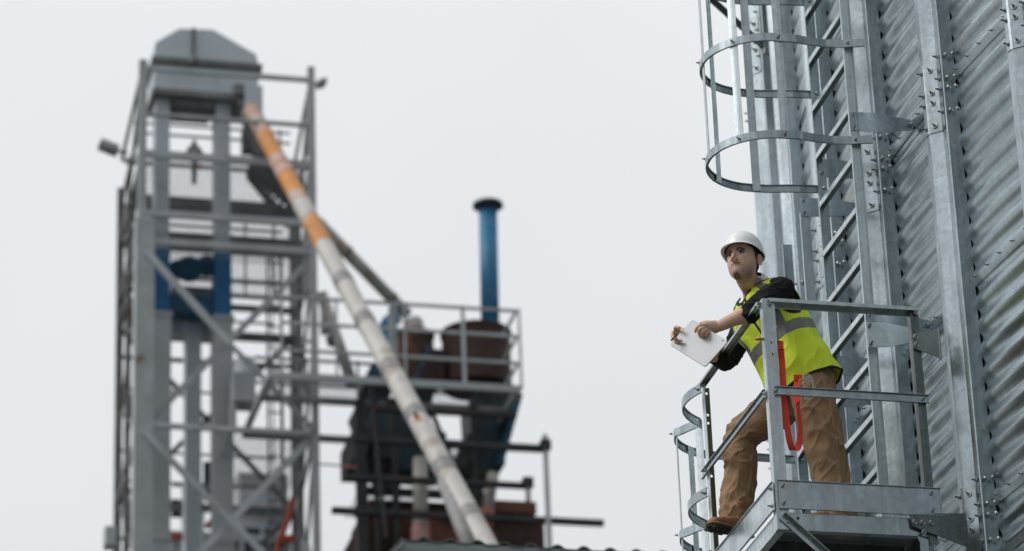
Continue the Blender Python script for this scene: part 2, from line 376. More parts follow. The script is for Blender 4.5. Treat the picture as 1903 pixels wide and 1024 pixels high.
# ================================================================== LADDERS
GA = 'galv'
def cage_path(c0, ra, ya, yb, xr, cut=None):
    pass
def strip(path, h, th, nrm_z=V((0, 0, 1)), lip=0.):
    """flat bar standing on edge along a horizontal path; lip = small out-turned top and bottom edge"""
    b = MB(); P = [V(p) for p in path]; L = len(P); sec = []
    for i, p in enumerate(P):
        T = (P[min(i+1, L-1)]-P[max(i-1, 0)]).normalized(); Nn = T.cross(nrm_z).normalized()
        if lip: pr = [(lip, -h/2), (lip, -h/2+th), (th, -h/2+th), (th, h/2-th), (lip, h/2-th), (lip, h/2), (0, h/2), (0, -h/2)]
        else: pr = [(0, -h/2), (th, -h/2), (th, h/2), (0, h/2)]
        sec.append([p+Nn*a+nrm_z*c for a, c in pr])
    n_ = len(sec[0]); vs = [v for s_ in sec for v in s_]
    fs = [(i*n_+j, i*n_+(j+1) % n_, (i+1)*n_+(j+1) % n_, (i+1)*n_+j) for i in range(L-1) for j in range(n_)]
    fs += [tuple(range(n_)), tuple(range((L-1)*n_, L*n_))[::-1]]
    return b.add(vs, fs)
def arc(c, r, a0, a1, n_):
    return [V((c[0]+r*math.cos(a0+(a1-a0)*i/n_), c[1]+r*math.sin(a0+(a1-a0)*i/n_), 0)) for i in range(n_+1)]
def smooth_path(pts, it=2):
    P = [V(p) for p in pts]
    for _ in range(it):
        Q = [P[0]]
        for a, b in zip(P, P[1:]): Q += [a*.75+b*.25, a*.25+b*.75]
        Q.append(P[-1]); P = Q
    return P
def make_ladder(label, name, org, side, out_, width, ztop, zbot, rung_z0, hoops, hoop_path, straps, strap_z, brackets, br_len, hoop_name='cage_hoop', near_bolt=True, far_bolt=True):
    """org = near rail front, side = unit towards the far rail, out_ = unit away from the wall"""
    root = thing(name, label, 'ladder', (org.x, org.y, zbot))
    Zu = V((0, 0, 1)); inn = -out_
    for sgn, o_ in ((-1, org), (1, org+side*width)):
        b = MB(); sd_ = side*sgn
        a = V((o_.x, o_.y, zbot)); c = V((o_.x, o_.y, ztop))
        # channel: web towards the wall, narrow front and rear flanges turned outwards
        pr = [(0, 0), (.055, 0), (.055, .018), (.052, .018), (.052, .003), (.003, .003), (.003, .018), (0, .018)]
        b.prof(pr, a, c, inn, sd_)
        rl = b.obj('rail', 'galvb' if sgn < 0 else 'galv', root, norm=True)
    nr = int((ztop-zbot)/.30)
    zz = rung_z0
    while zz > zbot+.05:
        if zz < ztop-.03:
            b = MB(); a = V((org.x, org.y, zz)); c = a+side*width
            pr = [(.0, -.016), (.004, -.016), (.004, .012), (.028, .012), (.028, -.016), (.032, -.016), (.032, .016), (0, .016)]
            b.prof(pr, a+side*.001, c-side*.001, inn, Zu)
            r_ = b.obj('rung', 'galvb', root, norm=True)
        zz -= .30
    for hz in hoops:
        P_ = [V((p.x, p.y, hz)) for p in hoop_path]
        h = strip(P_, .046, .004, lip=.013).obj(hoop_name, 'galv', root, norm=True, smooth=False)
        if near_bolt: bolt('nut', V((org.x+.022, org.y-.026, hz)), -side, h, sc=.8)
        if far_bolt: bolt('head', V((org.x+.035, org.y+width-.004, hz))+ (side-V((0, 1, 0)))*width, -side, h)
        for (sp, nn_) in straps: bolt('nut', V((sp.x, sp.y, hz))+nn_*.014, nn_, h, sc=.7)
    for (sp, nn_) in straps:
        b = MB(); T_ = nn_.cross(Zu).normalized()
        a = V((sp.x, sp.y, strap_z[0]))-nn_*.006; c = V((sp.x, sp.y, strap_z[1]))-nn_*.006
        b.prof([(-.023, -.004), (.023, -.004), (.023, .0), (.005, .002), (-.005, .002), (-.023, 0)], a, c, T_, nn_)
        b.obj('cage_strap', 'galvb', root, norm=True)
    for bz, sides in brackets:
        for s_ in sides:
            o_ = V((org.x, org.y, bz)) if s_ < 0 else V((org.x, org.y, bz))+side*width
            b = MB(); yo = side*s_*.006
            b.plate(o_+yo+inn*.012, inn, Zu, [(0, -.055), (0, .055), (.11, .06), (br_len, .035), (br_len, -.03), (.14, -.058)], .004)
            b.plate(o_+yo+inn*(br_len+.012), side*s_, Zu, [(0, -.03), (0, .035), (.035, .035), (.035, -.03)], .004)
            br = b.obj('standoff_bracket', 'galv', root)
            for dz in (-.035, .04): bolt('nut', o_+side*(-.006 if s_ < 0 else -.002)+inn*.03+V((0, 0, dz)), -side, br, sc=.8)
            bolt('nut', o_+inn*(br_len+.008)+side*s_*.022, out_, br, sc=.85)
    return root
# upper ladder (front rail line solved from the photograph)
L1 = V((6.0482, 16.7120, 0)); W1 = .5812
hp = [V((6.158, 16.655, 0)), V((6.05, 16.688, 0)), V((5.95, 16.700, 0)), V((5.85, 16.690, 0)), V((5.77, 16.676, 0)), V((5.69, 16.673, 0))]
hp += arc((5.672, 17.018), .345, -math.pi/2-.15, -3*math.pi/2+.15, 26)
hp += [V((5.69, 17.363, 0)), V((5.77, 17.360, 0)), V((5.85, 17.345, 0)), V((5.95, 17.328, 0)), V((6.056, 17.322, 0))]
def on_circle(x, y, cx=5.672, cy=17.018, r=.345):
    d = V((x-cx, y-cy, 0)).normalized(); return V((cx, cy, 0))+d*(r-.006), d
st = [on_circle(*[c*K for c in q]) for q in ((6.235, 18.342), (5.988, 18.459), (5.859, 18.745), (5.997, 19.022), (6.277, 19.105))]
Zh1 = 10.174*K; HS = .655*K
Zr1 = 10.391*K
upper = make_ladder('upper galvanised ladder with wide round safety cage hoops, above and right of the worker', 'caged_ladder', L1, V((0, 1, 0)), V((-1, 0, 0)), W1,
                    12.4, 6.21, Zr1+.3*5, [Zh1-HS, Zh1, Zh1+HS, Zh1+2*HS, Zh1+3*HS, Zh1+4*HS], hp, st, (Zh1-HS-.02, Zh1+4*HS+.02),
                    [(ZS1-RING*0-.01, (-1, 1)), (ZS1-RING, (-1, 1)), (ZS1+RING, (-1, 1)), (ZS1+2*RING, (-1, 1))], .345)
# lower ladder, following the curve of the wall
rL = 15.164*K; pa = .0513; W2 = .42
L2 = V((XC-rL*math.cos(pa), YC+rL*math.sin(pa), 0)); pb = pa+W2/rL/2
side2, out2 = tan(pb), rad(pb)
far2 = L2+side2*W2
c2 = (5.635, 17.775); r2 = .352
hp2 = [V((5.372, 17.663, 0)) + V((-.0, -.0, 0))]
a_s = math.atan2(17.663-c2[1], 5.372-c2[0])
hp2 = arc(c2, r2, -math.pi+ .40-.0, -3*math.pi/2+.1, 20)
hp2 = [V((5.385, 17.650, 0)), V((5.345, 17.70, 0)), V((5.305, 17.78, 0))]+arc(c2, r2, -math.pi-.10, -3*math.pi/2+.1, 18)
hp2 += [V((5.72, 18.118, 0)), V((5.86, 18.118, 0)), V((6.0, 18.122, 0)), V((6.075, 18.125, 0))]
loop = smooth_path([V((5.250, 17.165, 0)), V((5.215, 17.26, 0)), V((5.205, 17.37, 0)), V((5.235, 17.48, 0)), V((5.30, 17.58, 0)), V((5.385, 17.655, 0))])
Zh2 = 7.340
st2 = []
for q in ((5.292, 17.83), (5.44, 18.065)):
    d = V((q[0]-c2[0], q[1]-c2[1], 0)).normalized(); st2.append((V((c2[0], c2[1], 0))+d*(r2-.004), d))
dn = V((-.75, -.66, 0)); st2.append((V((5.375, 17.66, 0)), dn))
zt2 = at(1487.5, 397, L2.y).z
hoops2 = [Zh2-HS*i for i in range(0, 11)]
lower = make_ladder('lower galvanised ladder behind the worker, its cage open where it meets the platform', 'caged_ladder', L2, side2, out2, W2,
                    zt2, GZ, Zr1-.30*6+.02-.0, hoops2, hp2, st2, (GZ+2.2, Zh2+.02),
                    [(ZS1-.07, (-1,)), (ZS1-RING-.03, (-1, 1)), (ZS1-2*RING, (-1, 1)), (ZS1-4*RING, (-1, 1)), (ZS1-6*RING, (-1, 1))], .36, near_bolt=False, far_bolt=False)
for hz in hoops2:
    P_ = [V((p.x, p.y, hz)) for p in loop]
    h = strip(P_, .052, .004, lip=.010).obj('hoop_end_loop', 'galv', lower, norm=True)
    bolt('nut', V((5.24, 17.185, hz)), V((-.9, -.4, 0)), h, sc=.75)
    bolt('head', far2+V((.03, -.004, hz)), -side2, h)

# ================================================================== ACCESS PLATFORM
C0 = V((5.3170, 16.0903, 7.3618)); X0 = 5.279; Y0 = 16.082; XR = 6.093; YF = 17.235
H1, H2, H3 = .4801, .9939, 1.0857
Zd = 6.235                                                           # deck top
plat = thing('access_platform', 'small bolted galvanised platform with handrails where the man in the vest stands', 'platform', (5.7, 16.65, Zd-.1))
def post(x, y, sx, sy, z0, z1, m, wx=.05, wy=.05, name='post'):
    b = MB(); t = .004
    b.bb((x, y, z0), (x+sx*wx, y+sy*t, z1)); b.bb((x, y+sy*t, z0), (x+sx*t, y+sy*wy, z1))
    return b.obj(name, m, plat)
p1 = MB()                                                            # near corner post with punched holes
zz0, zz1 = 6.14, 7.395
ys = [0, .60, .632, .66, .692, .97-.0, 1.255]
p1.holed((X0, Y0, zz0), (1, 0, 0), (0, 0, 1), [0, .018, .044, .062], [0, .93, .958, .994, 1.022, zz1-zz0], {(1, 1), (1, 3)}, .004, .008)
p1.bb((X0-.002, Y0+.002, zz0), (X0+.002, Y0+.052, zz1))
post1 = p1.obj('post', 'galvb', plat)
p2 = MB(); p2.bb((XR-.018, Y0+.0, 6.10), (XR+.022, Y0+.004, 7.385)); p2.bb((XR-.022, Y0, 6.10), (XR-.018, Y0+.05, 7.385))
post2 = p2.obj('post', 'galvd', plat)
p3 = MB()                                                            # far corner post, holes show the sky
ZB = 5.60
yy = [0]
hz_ = [at(1304.5, 731, YF).z, at(1307.7, 771, YF).z, at(1309.2, 786, YF).z, at(1318.5, 884.5, YF).z]
hz_ = sorted(z-ZB for z in hz_); tops = [0]
for z in hz_: tops += [z-.012, z+.012]
tops.append(at(1304, 727, YF).z+.02-ZB)
p3.holed((X0+.003, YF, ZB), (1, 0, 0), (0, 0, 1), [0, .010, .034, .040], tops, {(1, 1), (1, 3), (1, 5), (1, 7)}, .004, .0085)
p3.obj('post', 'olive_refl', plat)
p3 = MB(); p3.bb((X0-.001, YF-.055, ZB), (X0+.003, YF-.003, ZB+tops[-1])); post3 = p3.obj('post_flange', 'galvb', plat)
# lipped channel rails; opening outwards
def crail(a, b_, outd, name, h=.062, d=.03, lip=.016, m='galvb', inner=.036):
    q = MB(); a, b_ = V(a), V(b_)
    pr = [(0, h/2), (0, h/2-lip), (-.004, h/2-lip), (-.004, h/2-.004), (-d+.004, h/2-.004), (-d+.004, h/2-inner), (-d, h/2-inner), (-d, h/2)]
    q.prof(pr, a, b_, outd, (0, 0, 1)); return q.obj(name, m, plat, norm=True)
ZT = C0.z+.002
crail((X0+.028, Y0-.022, ZT+.008), (XR+.03, Y0-.022, ZT+.008), V((0, -1, 0)), 'top_rail', h=.036, d=.058, lip=.019, inner=.032)
crail((X0-.022, Y0+.03, ZT+.005), (X0-.022, YF+.02, ZT+.005), V((-1, 0, 0)), 'top_rail', h=.036, d=.042, lip=.014, inner=.014, m='galv')
def lrail(a, b_, outd, name, h, lip, m='galvb'):
    q = MB(); pr = [(0, -h/2), (lip, -h/2), (lip, -h/2+.003), (.003, -h/2+.003), (.003, h/2-.003), (lip, h/2-.003), (lip, h/2), (0, h/2)]
    q.prof(pr, a, b_, outd, (0, 0, 1)); return q.obj(name, m, plat, norm=True)
ZM = C0.z-H1
mr1 = lrail((X0+.03, Y0-.006, ZM), (XR+.035, Y0-.006, ZM), V((0, -1, 0)), 'mid_rail', .046, .014, 'galv')
mr2 = lrail((X0-.008, Y0+.03, ZM-.002), (X0-.008, YF+.04, ZM-.002), V((-1, 0, 0)), 'mid_rail', .046, .014, 'galv')
ZTB = C0.z-(H2+H3)/2
tb1 = lrail((X0+.012, Y0-.006, ZTB), (XR+.055, Y0-.006, ZTB-.0), V((0, -1, 0)), 'toe_board', .152, .012, 'galv')
tb2 = lrail((X0-.008, Y0+.006, ZTB-.004), (X0-.008, YF+.03, ZTB-.004), V((-1, 0, 0)), 'toe_board', .152, .012, 'galvb')
for x in (C0.x, XR+.005):
    for h in (0, H1, H2, H3): bolt('nut', V((x, Y0-.010 if h else Y0-.010, C0.z-h)), (0, -1, 0), plat, sc=.85)
for y, h in ((Y0+.035, .0), (Y0+.035, H1), (Y0+.035, H2), (Y0+.035, H3), (YF-.03, H1), (YF-.03, 0)):
    bolt('nut', V((X0-.014, y, C0.z-h-.002)), (-1, 0, 0), plat, sc=.85)
# deck: folded tray with holes, fascia and cross channels
dk = MB(); nx, ny = 9, 13
xs = [0]; 
DX0, DX1, DY0, DY1 = X0+.006, XR+.015, Y0+.012, YF+.06
rnd = random.Random(3); holes = set(); cells_x = [0]; cells_y = [0]
for i in range(8):
    c = .06+i*.098; cells_x += [c-.011, c+.011]
cells_x.append(DX1-DX0)
for i in range(10):
    c = .06+i*.12; cells_y += [c-.011, c+.011]
cells_y.append(DY1-DY0)
for i in range(8):
    for j in range(10):
        if (i+j) % 2 == 0 and rnd.random() < .62: holes.add((2*i+1, 2*j+1))
dk.holed((DX0, DY0, Zd), (1, 0, 0), (0, 1, 0), cells_x, cells_y, holes, .0015, .0108)
dk.obj('deck', 'deck', plat)
fa = MB()
fa.holed((DX0, DY0-.001, Zd-.092), (1, 0, 0), (0, 0, 1), [0, .045, .067, .093, .115, DX1-DX0], [0, .052, .074, .09], {(1, 1), (3, 1)}, .004, .0085)
fa.bb((DX0, DY0+.001, Zd-.092), (DX1, DY0+.04, Zd-.088))
fa.obj('fascia', 'galv', plat)
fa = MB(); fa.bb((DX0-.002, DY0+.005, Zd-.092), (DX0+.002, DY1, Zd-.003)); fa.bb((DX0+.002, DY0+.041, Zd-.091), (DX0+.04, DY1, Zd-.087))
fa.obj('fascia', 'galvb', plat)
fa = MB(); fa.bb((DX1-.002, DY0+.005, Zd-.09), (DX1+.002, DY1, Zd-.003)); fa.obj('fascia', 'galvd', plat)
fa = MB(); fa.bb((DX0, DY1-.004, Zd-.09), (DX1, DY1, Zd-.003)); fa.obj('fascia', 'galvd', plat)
for yj in (Y0+.40, Y0+.80):
    b = MB(); b.bb((DX0+.05, yj, Zd-.075), (DX1-.03, yj+.004, Zd-.004)); b.bb((DX0+.05, yj+.004, Zd-.075), (DX1-.03, yj+.045, Zd-.071))
    b.obj('cross_channel', 'galvd', plat)
for x, y in ((X0+.05, Y0+.05), (X0+.27, Y0+.06), (X0+.56, Y0+.07), (X0+.2, Y0+.37), (X0+.6, Y0+.37)): bolt('nut', V((x, y, Zd-.004)), (0, 0, -1), plat, sc=.9)
# braces and bracket plates
b = MB(); a = V((X0+.02, Y0-.008, Zd-.03)); c = at(1590, 1090, Y0)+V((.1, 0, -.2)); c = V((6.20, Y0-.008, a.z-(6.20-a.x)*.92))
d = (c-a).normalized(); n_ = V((0, 1, 0)); side_ = d.cross(n_)
b.prof([(-.019, 0), (.019, 0), (.019, -.004), (-.015, -.004), (-.015, -.034), (-.019, -.034)], a, c, side_*-1, n_)
br1 = b.obj('brace', 'galv', plat, norm=True); bolt('nut', a+V((.03, -.006, -.03)), (0, -1, 0), br1, sc=.6)
b = MB(); a2 = V((X0+.02, YF-.02, Zd-.03)); c2_ = V((6.2, YF-.02, a2.z-(6.2-a2.x)*.92)); b.beam(a2, c2_, .035, .005, up=(0, 1, 0)); b.beam(a2+V((0, .02, .0)), c2_+V((0, .02, 0)), .005, .035, up=(0, 1, 0)); b.obj('brace', 'galvd', plat)
b = MB(); y_ = Y0-.012
q = [at(*p, y_) for p in ((1691, 955), (1773, 953), (1782, 1018), (1695, 977.5))]
o_ = q[0]; b.plate(o_, (1, 0, 0), (0, 0, 1), [(p.x-o_.x, p.z-o_.z) for p in (q[0], q[3], q[2]+V((.06, 0, 0)), q[1]+V((.06, 0, 0)))], .005)
bp1 = b.obj('bracket_plate', 'galvd', plat)
for p in ((1699, 970), (1714.5, 970.5), (1730.5, 971.5), (1717, 989)): bolt('nut', at(*p, y_-.006), (0, -1, 0), bp1, sc=.95)
b = MB(); q = [at(*p, Y0-.002) for p in ((1704, 996), (1725, 1003), (1726, 1013), (1711, 1012))]; o_ = q[0]
b.plate(o_, (1, 0, 0), (0, 0, 1), [(p.x-o_.x, p.z-o_.z) for p in q], .004); b.beam(at(1717, 1013, Y0)+V((0, 0, 0)), at(1717, 1013, Y0)+V((.01, 0, -.4)), .045, .01, up=(0, 1, 0)); b.obj('hanger', 'galv', plat)
b = MB(); q = [at(*p, y_) for p in ((1696.5, 620.5), (1697.5, 647), (1746, 665), (1742, 611))]; o_ = q[0]
b.plate(o_, (1, 0, 0), (0, 0, 1), [(p.x-o_.x, p.z-o_.z) for p in q], .005); b.bb((6.215, y_, q[2].z), (6.22, y_+.04, q[3].z))
bp2 = b.obj('bracket_plate', 'deck', plat)
for p in ((1701.5, 626), (1703, 641)): bolt('nut', at(*p, y_-.006), (0, -1, 0), bp2)
# wide tapered plate tying the upper ladder to the platform post
b = MB(); yq = 16.66; q = [at(*p, yq) for p in ((1611, 599), (1614, 645), (1650, 645), (1697, 636), (1692, 609), (1645, 600))]; o_ = q[0]
b.plate(o_, (1, 0, 0), (0, 0, 1), [(p.x-o_.x, p.z-o_.z) for p in q], .005); tp = b.obj('tie_plate', 'galvb', plat)
for p in ((1615.5, 605), (1619, 638)): bolt('nut', at(*p, yq-.006), (0, -1, 0), tp)

# ---- platform above the frame: only its brace and knee plate are in view
up = thing('access_platform', 'knee plate and slanting brace of the next platform up, behind the cage top', 'platform', (5.9, 20.3, 10.9))
YU = 19.6
a = at(1455, 118, YU); c = at(1230, -85, YU)
b = MB(); d = (c-a).normalized(); b.beam(a, c, .045, .005, up=(0, 1, 0)); b.beam(a+V((0, .02, 0)), c+V((0, .02, 0)), .005, .04, up=(0, 1, 0)); b.obj('brace', 'galvd', up)
b = MB(); q = [at(*p, YU-.01) for p in ((1402, 72), (1424, 98), (1500, 122), (1500, 62), (1440, 55))]; o_ = q[0]
b.plate(o_, (1, 0, 0), (0, 0, 1), [(p.x-o_.x, p.z-o_.z) for p in q], .005); kp = b.obj('knee_plate', 'galvd', up)
for p in ((1411, 82), (1424, 83), (1424, 96), (1440, 79), (1441, 86)): bolt('washer', at(*p, YU-.02), (0, -1, 0), kp, sc=.9)
b = MB(); a = at(1425, 100, YU-.02); b.bb((a.x-.02, a.y-.02, a.z), (a.x+.02, a.y, a.z+.9)); b.obj('post', 'galvb', up)
b = MB(); a = at(1230, -95, YU); b.bb((a.x, YU-1.0, a.z), (a.x+.95, YU+.02, a.z+.08)); b.obj('deck', 'deck', up)

# ================================================================== FAR PLANT (about 45 m away)
def T(name, p, label, cat, group=None): return thing(name, label, cat, p, group)
def gx(x): return at(x, 560, YT).x
YT, YBK = 40.0, 42.7
def vpost(b, px, py, Y, w_, d_, z0, z1=None, py1=None):
    """upright whose axis passes pixel (px,py) at depth Y"""
    p = at(px, py, Y); zt_ = z1 if z1 is not None else at(px, py1, Y).z
    b.bb((p.x-w_/2, Y-d_/2, z0), (p.x+w_/2, Y+d_/2, zt_)); return b
def hbar(b, p, q, Y, h, d_, Y2=None):
    a, c = at(*p, Y), at(*q, Y2 if Y2 is not None else Y); z = (a.z+c.z)/2 if Y2 is None else None
    if z is not None: a.z = c.z = z
    return b.beam(a, c, d_, h)
def grate(b, x0, x1, y0, y1, z, pitch=.05, t=.007):
    n_ = int((x1-x0)/pitch)
    for i in range(n_+1): b.bb((x0+i*pitch-t/2, y0, z), (x0+i*pitch+t/2, y1, z+.002))
    m_ = int((y1-y0)/pitch)
    for j in range(m_+1): b.bb((x0, y0+j*pitch-t/2, z+.0025), (x1, y0+j*pitch+t/2, z+.0045))
XL, XRt = at(262, 560, YT).x, at(583, 560, YT).x
XLb, XRb = at(222, 600, YBK).x, at(546, 600, YBK).x
tower = T('lattice_tower', V(((XL+XRt)/2, 41, GZ)), 'grey steel lattice tower with braces, decks and guard rails around the bucket elevator', 'tower')
zsp = at(262, 408, YT).z
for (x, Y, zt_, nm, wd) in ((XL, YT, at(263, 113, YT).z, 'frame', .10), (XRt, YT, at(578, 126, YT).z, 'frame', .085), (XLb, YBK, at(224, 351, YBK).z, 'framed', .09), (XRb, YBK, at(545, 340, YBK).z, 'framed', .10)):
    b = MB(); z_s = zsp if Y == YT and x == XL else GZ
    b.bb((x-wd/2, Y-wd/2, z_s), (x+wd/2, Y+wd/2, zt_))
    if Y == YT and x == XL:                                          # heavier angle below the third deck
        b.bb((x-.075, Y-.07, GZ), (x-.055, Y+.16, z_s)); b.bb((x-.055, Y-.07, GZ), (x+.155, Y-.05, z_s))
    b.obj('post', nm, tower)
lv = [131, 211, 290, 399, 451, 791]
def zpx(y): return (at(263, y, YT).z+at(578, y+13, YT).z)/2
zr = {y: zpx(y) for y in (131, 216, 290, 399, 451, 791, 1060)}
for y, h in ((131, .055), (216, .04), (290, .10), (399, .085), (451, .085), (791, .06)):
    b = MB(); b.bb((XL+.05, YT-.03, zr[y]-h/2), (XRt-.04, YT+.03, zr[y]+h/2)); b.obj('cross_beam', 'frame', tower)
# back face and sides
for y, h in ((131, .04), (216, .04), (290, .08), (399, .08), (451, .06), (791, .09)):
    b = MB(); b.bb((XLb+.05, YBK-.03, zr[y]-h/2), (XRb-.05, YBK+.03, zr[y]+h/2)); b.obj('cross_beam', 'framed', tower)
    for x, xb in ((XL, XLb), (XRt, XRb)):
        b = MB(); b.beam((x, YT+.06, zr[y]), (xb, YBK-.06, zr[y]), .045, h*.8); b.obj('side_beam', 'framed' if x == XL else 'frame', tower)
for y in (525, 552, 632, 678):
    z = at(480, y, YBK).z; b = MB(); b.bb((XLb+.05, YBK-.02, z-.025), (XRb-.05, YBK+.02, z+.025)); b.obj('cross_beam', 'framed', tower)
def dia(a, c, w_, m, Y): b = MB(); b.beam(a, c, w_, .05, up=(0, 1, 0)); b.obj('diagonal_brace', m, tower)
def FP(x, y): return at(x, y, YT-.07)
dia(FP(272, 468), FP(428, 640), .088, 'frame', YT); b = MB(); b.beam(FP(428, 640), FP(586, 800), .05, .05, up=(0, 1, 0)); b.obj('diagonal_brace', 'frame', tower)
b = MB(); b.beam(FP(574, 480)+V((0, .15, 0)), FP(276, 778)+V((0, .15, 0)), .075, .05, up=(0, 1, 0)); b.obj('diagonal_brace', 'frame', tower)
dia(FP(268, 804), FP(500, 1040), .075, 'frame', YT)
b = MB(); b.beam(FP(582, 806)+V((0, .15, 0)), FP(330, 1066)+V((0, .15, 0)), .085, .05, up=(0, 1, 0)); b.obj('diagonal_brace', 'frame', tower)
zb = at(400, 1062, YT).z
for (za, zc) in ((zr[131], zr[290]), (zr[290], zr[399]), (zr[399], zr[451]), (zr[451], (zr[451]+zr[791])/2), ((zr[451]+zr[791])/2, zr[791]), (zr[791], zb), (zb, zb-3)):
    for x, xb in ((XL, XLb), (XRt, XRb)):
        for f in (0, 1):
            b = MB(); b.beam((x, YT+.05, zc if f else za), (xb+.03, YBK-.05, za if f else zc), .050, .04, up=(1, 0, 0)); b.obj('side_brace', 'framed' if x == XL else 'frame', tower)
for (za, zc) in ((zr[451], zr[791]), (zr[791], zb-.5)):
    for f in (0, 1):
        b = MB(); b.beam((XLb, YBK, zc if f else za), (XRb, YBK, za if f else zc), .06, .05, up=(0, 1, 0)); b.obj('diagonal_brace', 'framed', tower)
# intermediate inner legs that thicken the right and left sides
for px, Y, m in ((556, 41.6, 'framed'), (238, 41.5, 'framed')):
    b = MB(); vpost(b, px, 640, Y, .07, .07, GZ, py1=360); b.obj('post', m, tower)
for zz_, nm, xa, xb, ya, yb in ((zr[290]-.05, 'deck', XL, XRt, YT+.03, YT+1.2), (zr[399]+.30, 'deck', XL, XRt, YT+.5, YT+1.95), (zr[399]-.22, 'deck', XL, XRt, YT+.03, YT+1.95), (zr[791]-.02, 'deck', XL+1.1, XRt, YT+.03, YT+1.95)):
    b = MB(); grate(b, xa, xb, ya, yb, zz_); b.obj('grating_deck', 'framed', tower)
for z in (zr[290]-.05, zr[399]+.30):
    b = MB(); b.bb((XL, YT+1.23, z-.05), (XRt, YT+1.31, z+.05)); b.obj('deck_beam', 'framed', tower)
for px, y0 in ((470, 352), (520, 352)):                               # stair flight seen end-on under the spout
    pass
b = MB(); A_ = at(472, 300, 41.2); B_ = at(548, 395, 41.6)
for i in range(9):
    p = A_.lerp(B_, i/8); b.bb((p.x-.05, 40.9, p.z-.015), (p.x+.16, 41.6, p.z+.015))
b.beam(A_+V((0, -.3, 0)), B_+V((0, -.3, 0)), .12, .04, up=(0, 1, 0)); b.beam(A_+V((0, .4, 0)), B_+V((0, .4, 0)), .12, .04, up=(0, 1, 0))
b.obj('stair_flight', 'framed', tower)

for y, Y in ((243, YT+1.28), (262, YT+1.28), (377, YT+1.9), (428, YT+1.9), (600, YBK-.1), (735, YBK-.1), (850, YBK-.1), (905, YBK-.1)):
    z = at(470, y, Y).z; b = MB(); b.bb((XL+.05, Y-.012, z-.014), (XRt-.05, Y+.012, z+.014)); b.obj('guard_rail', 'frame' if y < 300 else 'framed', tower)
for px, Y in ((300, YT+1.28), (405, YT+1.28), (520, YT+1.28), (455, YT+1.9), (508, YT+1.9)):
    b = MB(); x = at(px, 300 if Y < YT+1.5 else 420, Y).x; z = zr[290] if Y < YT+1.5 else zr[399]-.2; b.bb((x-.014, Y-.026, z), (x+.014, Y-.013, z+1.1)); b.obj('rail_post', 'framed', tower)
tl = T('tower_ladder', at(512, 1000, YBK-.5), 'thin ladder climbing inside the right rear corner of the lattice tower', 'ladder')
zl0, zl1 = GZ, at(512, 470, YBK-.5).z; xa, xb = at(498, 700, YBK-.5).x, at(524, 700, YBK-.5).x
for x in (xa, xb): b = MB(); b.bb((x-.015, YBK-.53, zl0), (x+.015, YBK-.49, zl1)); b.obj('rail', 'framed', tl)
for i in range(34):
    z = zl1-.15-i*.30; b = MB(); b.bb((xa+.016, YBK-.52, z-.009), (xb-.016, YBK-.50, z+.009)); b.obj('rung', 'framed', tl)
for i in range(9):                                                   # zigzag plates and clips on the right hand side face
    z = zr[399]-.6-i*1.05; f = (i % 2)*.9+.5; xm = XRt+(XRb-XRt)*f/2.7
    b = MB(); b.bb((xm-.03, YT+f-.12, z-.11), (xm-.01, YT+f+.12, z+.11)); b.obj('gusset_plate', 'frame', tower)
# ---- bucket elevator
YE0, YE1 = 40.85, 41.15
el_ = T('bucket_elevator', V(((XL+XRt)/2, 41, GZ)), 'tall grey bucket elevator with humped head and blue leg sections inside the lattice tower', 'elevator')
YF_ = 40.75
hd = MB(); pts = [(286, 113), (289, 79), (333, 53), (396, 55), (476, 101), (480, 119)]
P_ = [at(x, y, YF_) for x, y in pts]; o_ = P_[0]; n_ = len(P_)
hd.add([p for p in P_]+[p+V((0, .6, 0)) for p in P_], [(i, (i+1) % n_, n_+(i+1) % n_, n_+i) for i in range(n_)]+[tuple(range(n_))[::-1], tuple(range(n_, 2*n_))])
hd.obj('head_hood', 'elev', el_, norm=True)
a, c = at(284, 118, YF_), at(482, 126, YF_); zt_ = (a.z+c.z)/2; z2 = (at(284, 168, YF_).z+at(480, 177, YF_).z)/2
b = MB(); b.bb((a.x-.02, YF_-.07, zt_-.03), (c.x+.03, YF_+.67, zt_+.05)); b.obj('flange', 'framed', el_)
b = MB(); b.bb((a.x+.02, YF_, z2), (c.x-.02, YF_+.6, zt_-.031))
b.bb((a.x+.25, YF_-.02, z2), (a.x+.275, YF_-.001, zt_-.04)); b.bb((a.x+.8, YF_-.02, z2), (a.x+.825, YF_-.001, zt_-.04)); b.obj('head_casing', 'elev', el_)
b = MB(); b.bb((a.x-.01, YF_-.05, z2-.08), (c.x+.02, YF_+.65, z2-.001)); b.obj('flange', 'framed', el_)
b = MB(); b.bb((at(358, 60, YF_).x-.01, YF_-.05, zt_+.05), (at(358, 60, YF_).x+.025, YF_-.002, at(358, 54, YF_).z)); b.ball((at(358, 120, YF_).x, YF_-.09, zt_+.0), .07, n=10, k=6); b.obj('head_rib', 'framed', el_)
zA, zB_ = zpx(410), zpx(526)
for x0, x1 in ((288.5, 316), (403, 431)):
    xa, xb = at(x0, 560, YF_).x, at(x1, 560, YF_).x
    b = MB(); b.bb((xa, YE0, zA), (xb, YE1, z2-.08)); b.bb((xa-.0, YE0-.012, zA-.02), (xb, YE0-.002, zA+.0)); b.obj('leg_trunk', 'elev', el_)
    b = MB(); b.bb((xa-.01, YE0-.02, zB_), (xb+.01, YE1, zA-.001)); b.obj('leg_section', 'blue', el_)
    b = MB(); b.bb((xa-.02, YE0-.01, GZ), (xb+.03, YE1, zB_-.001)); b.obj('leg_trunk', 'elevd', el_)
    for zf in (zB_-.04, zB_-3.0, zA+2.4):
        b = MB(); b.bb((xa-.035, YE0-.025, zf-.03), (xb+.045, YE1+.02, zf+.03)); b.obj('leg_flange', 'elevd', el_)
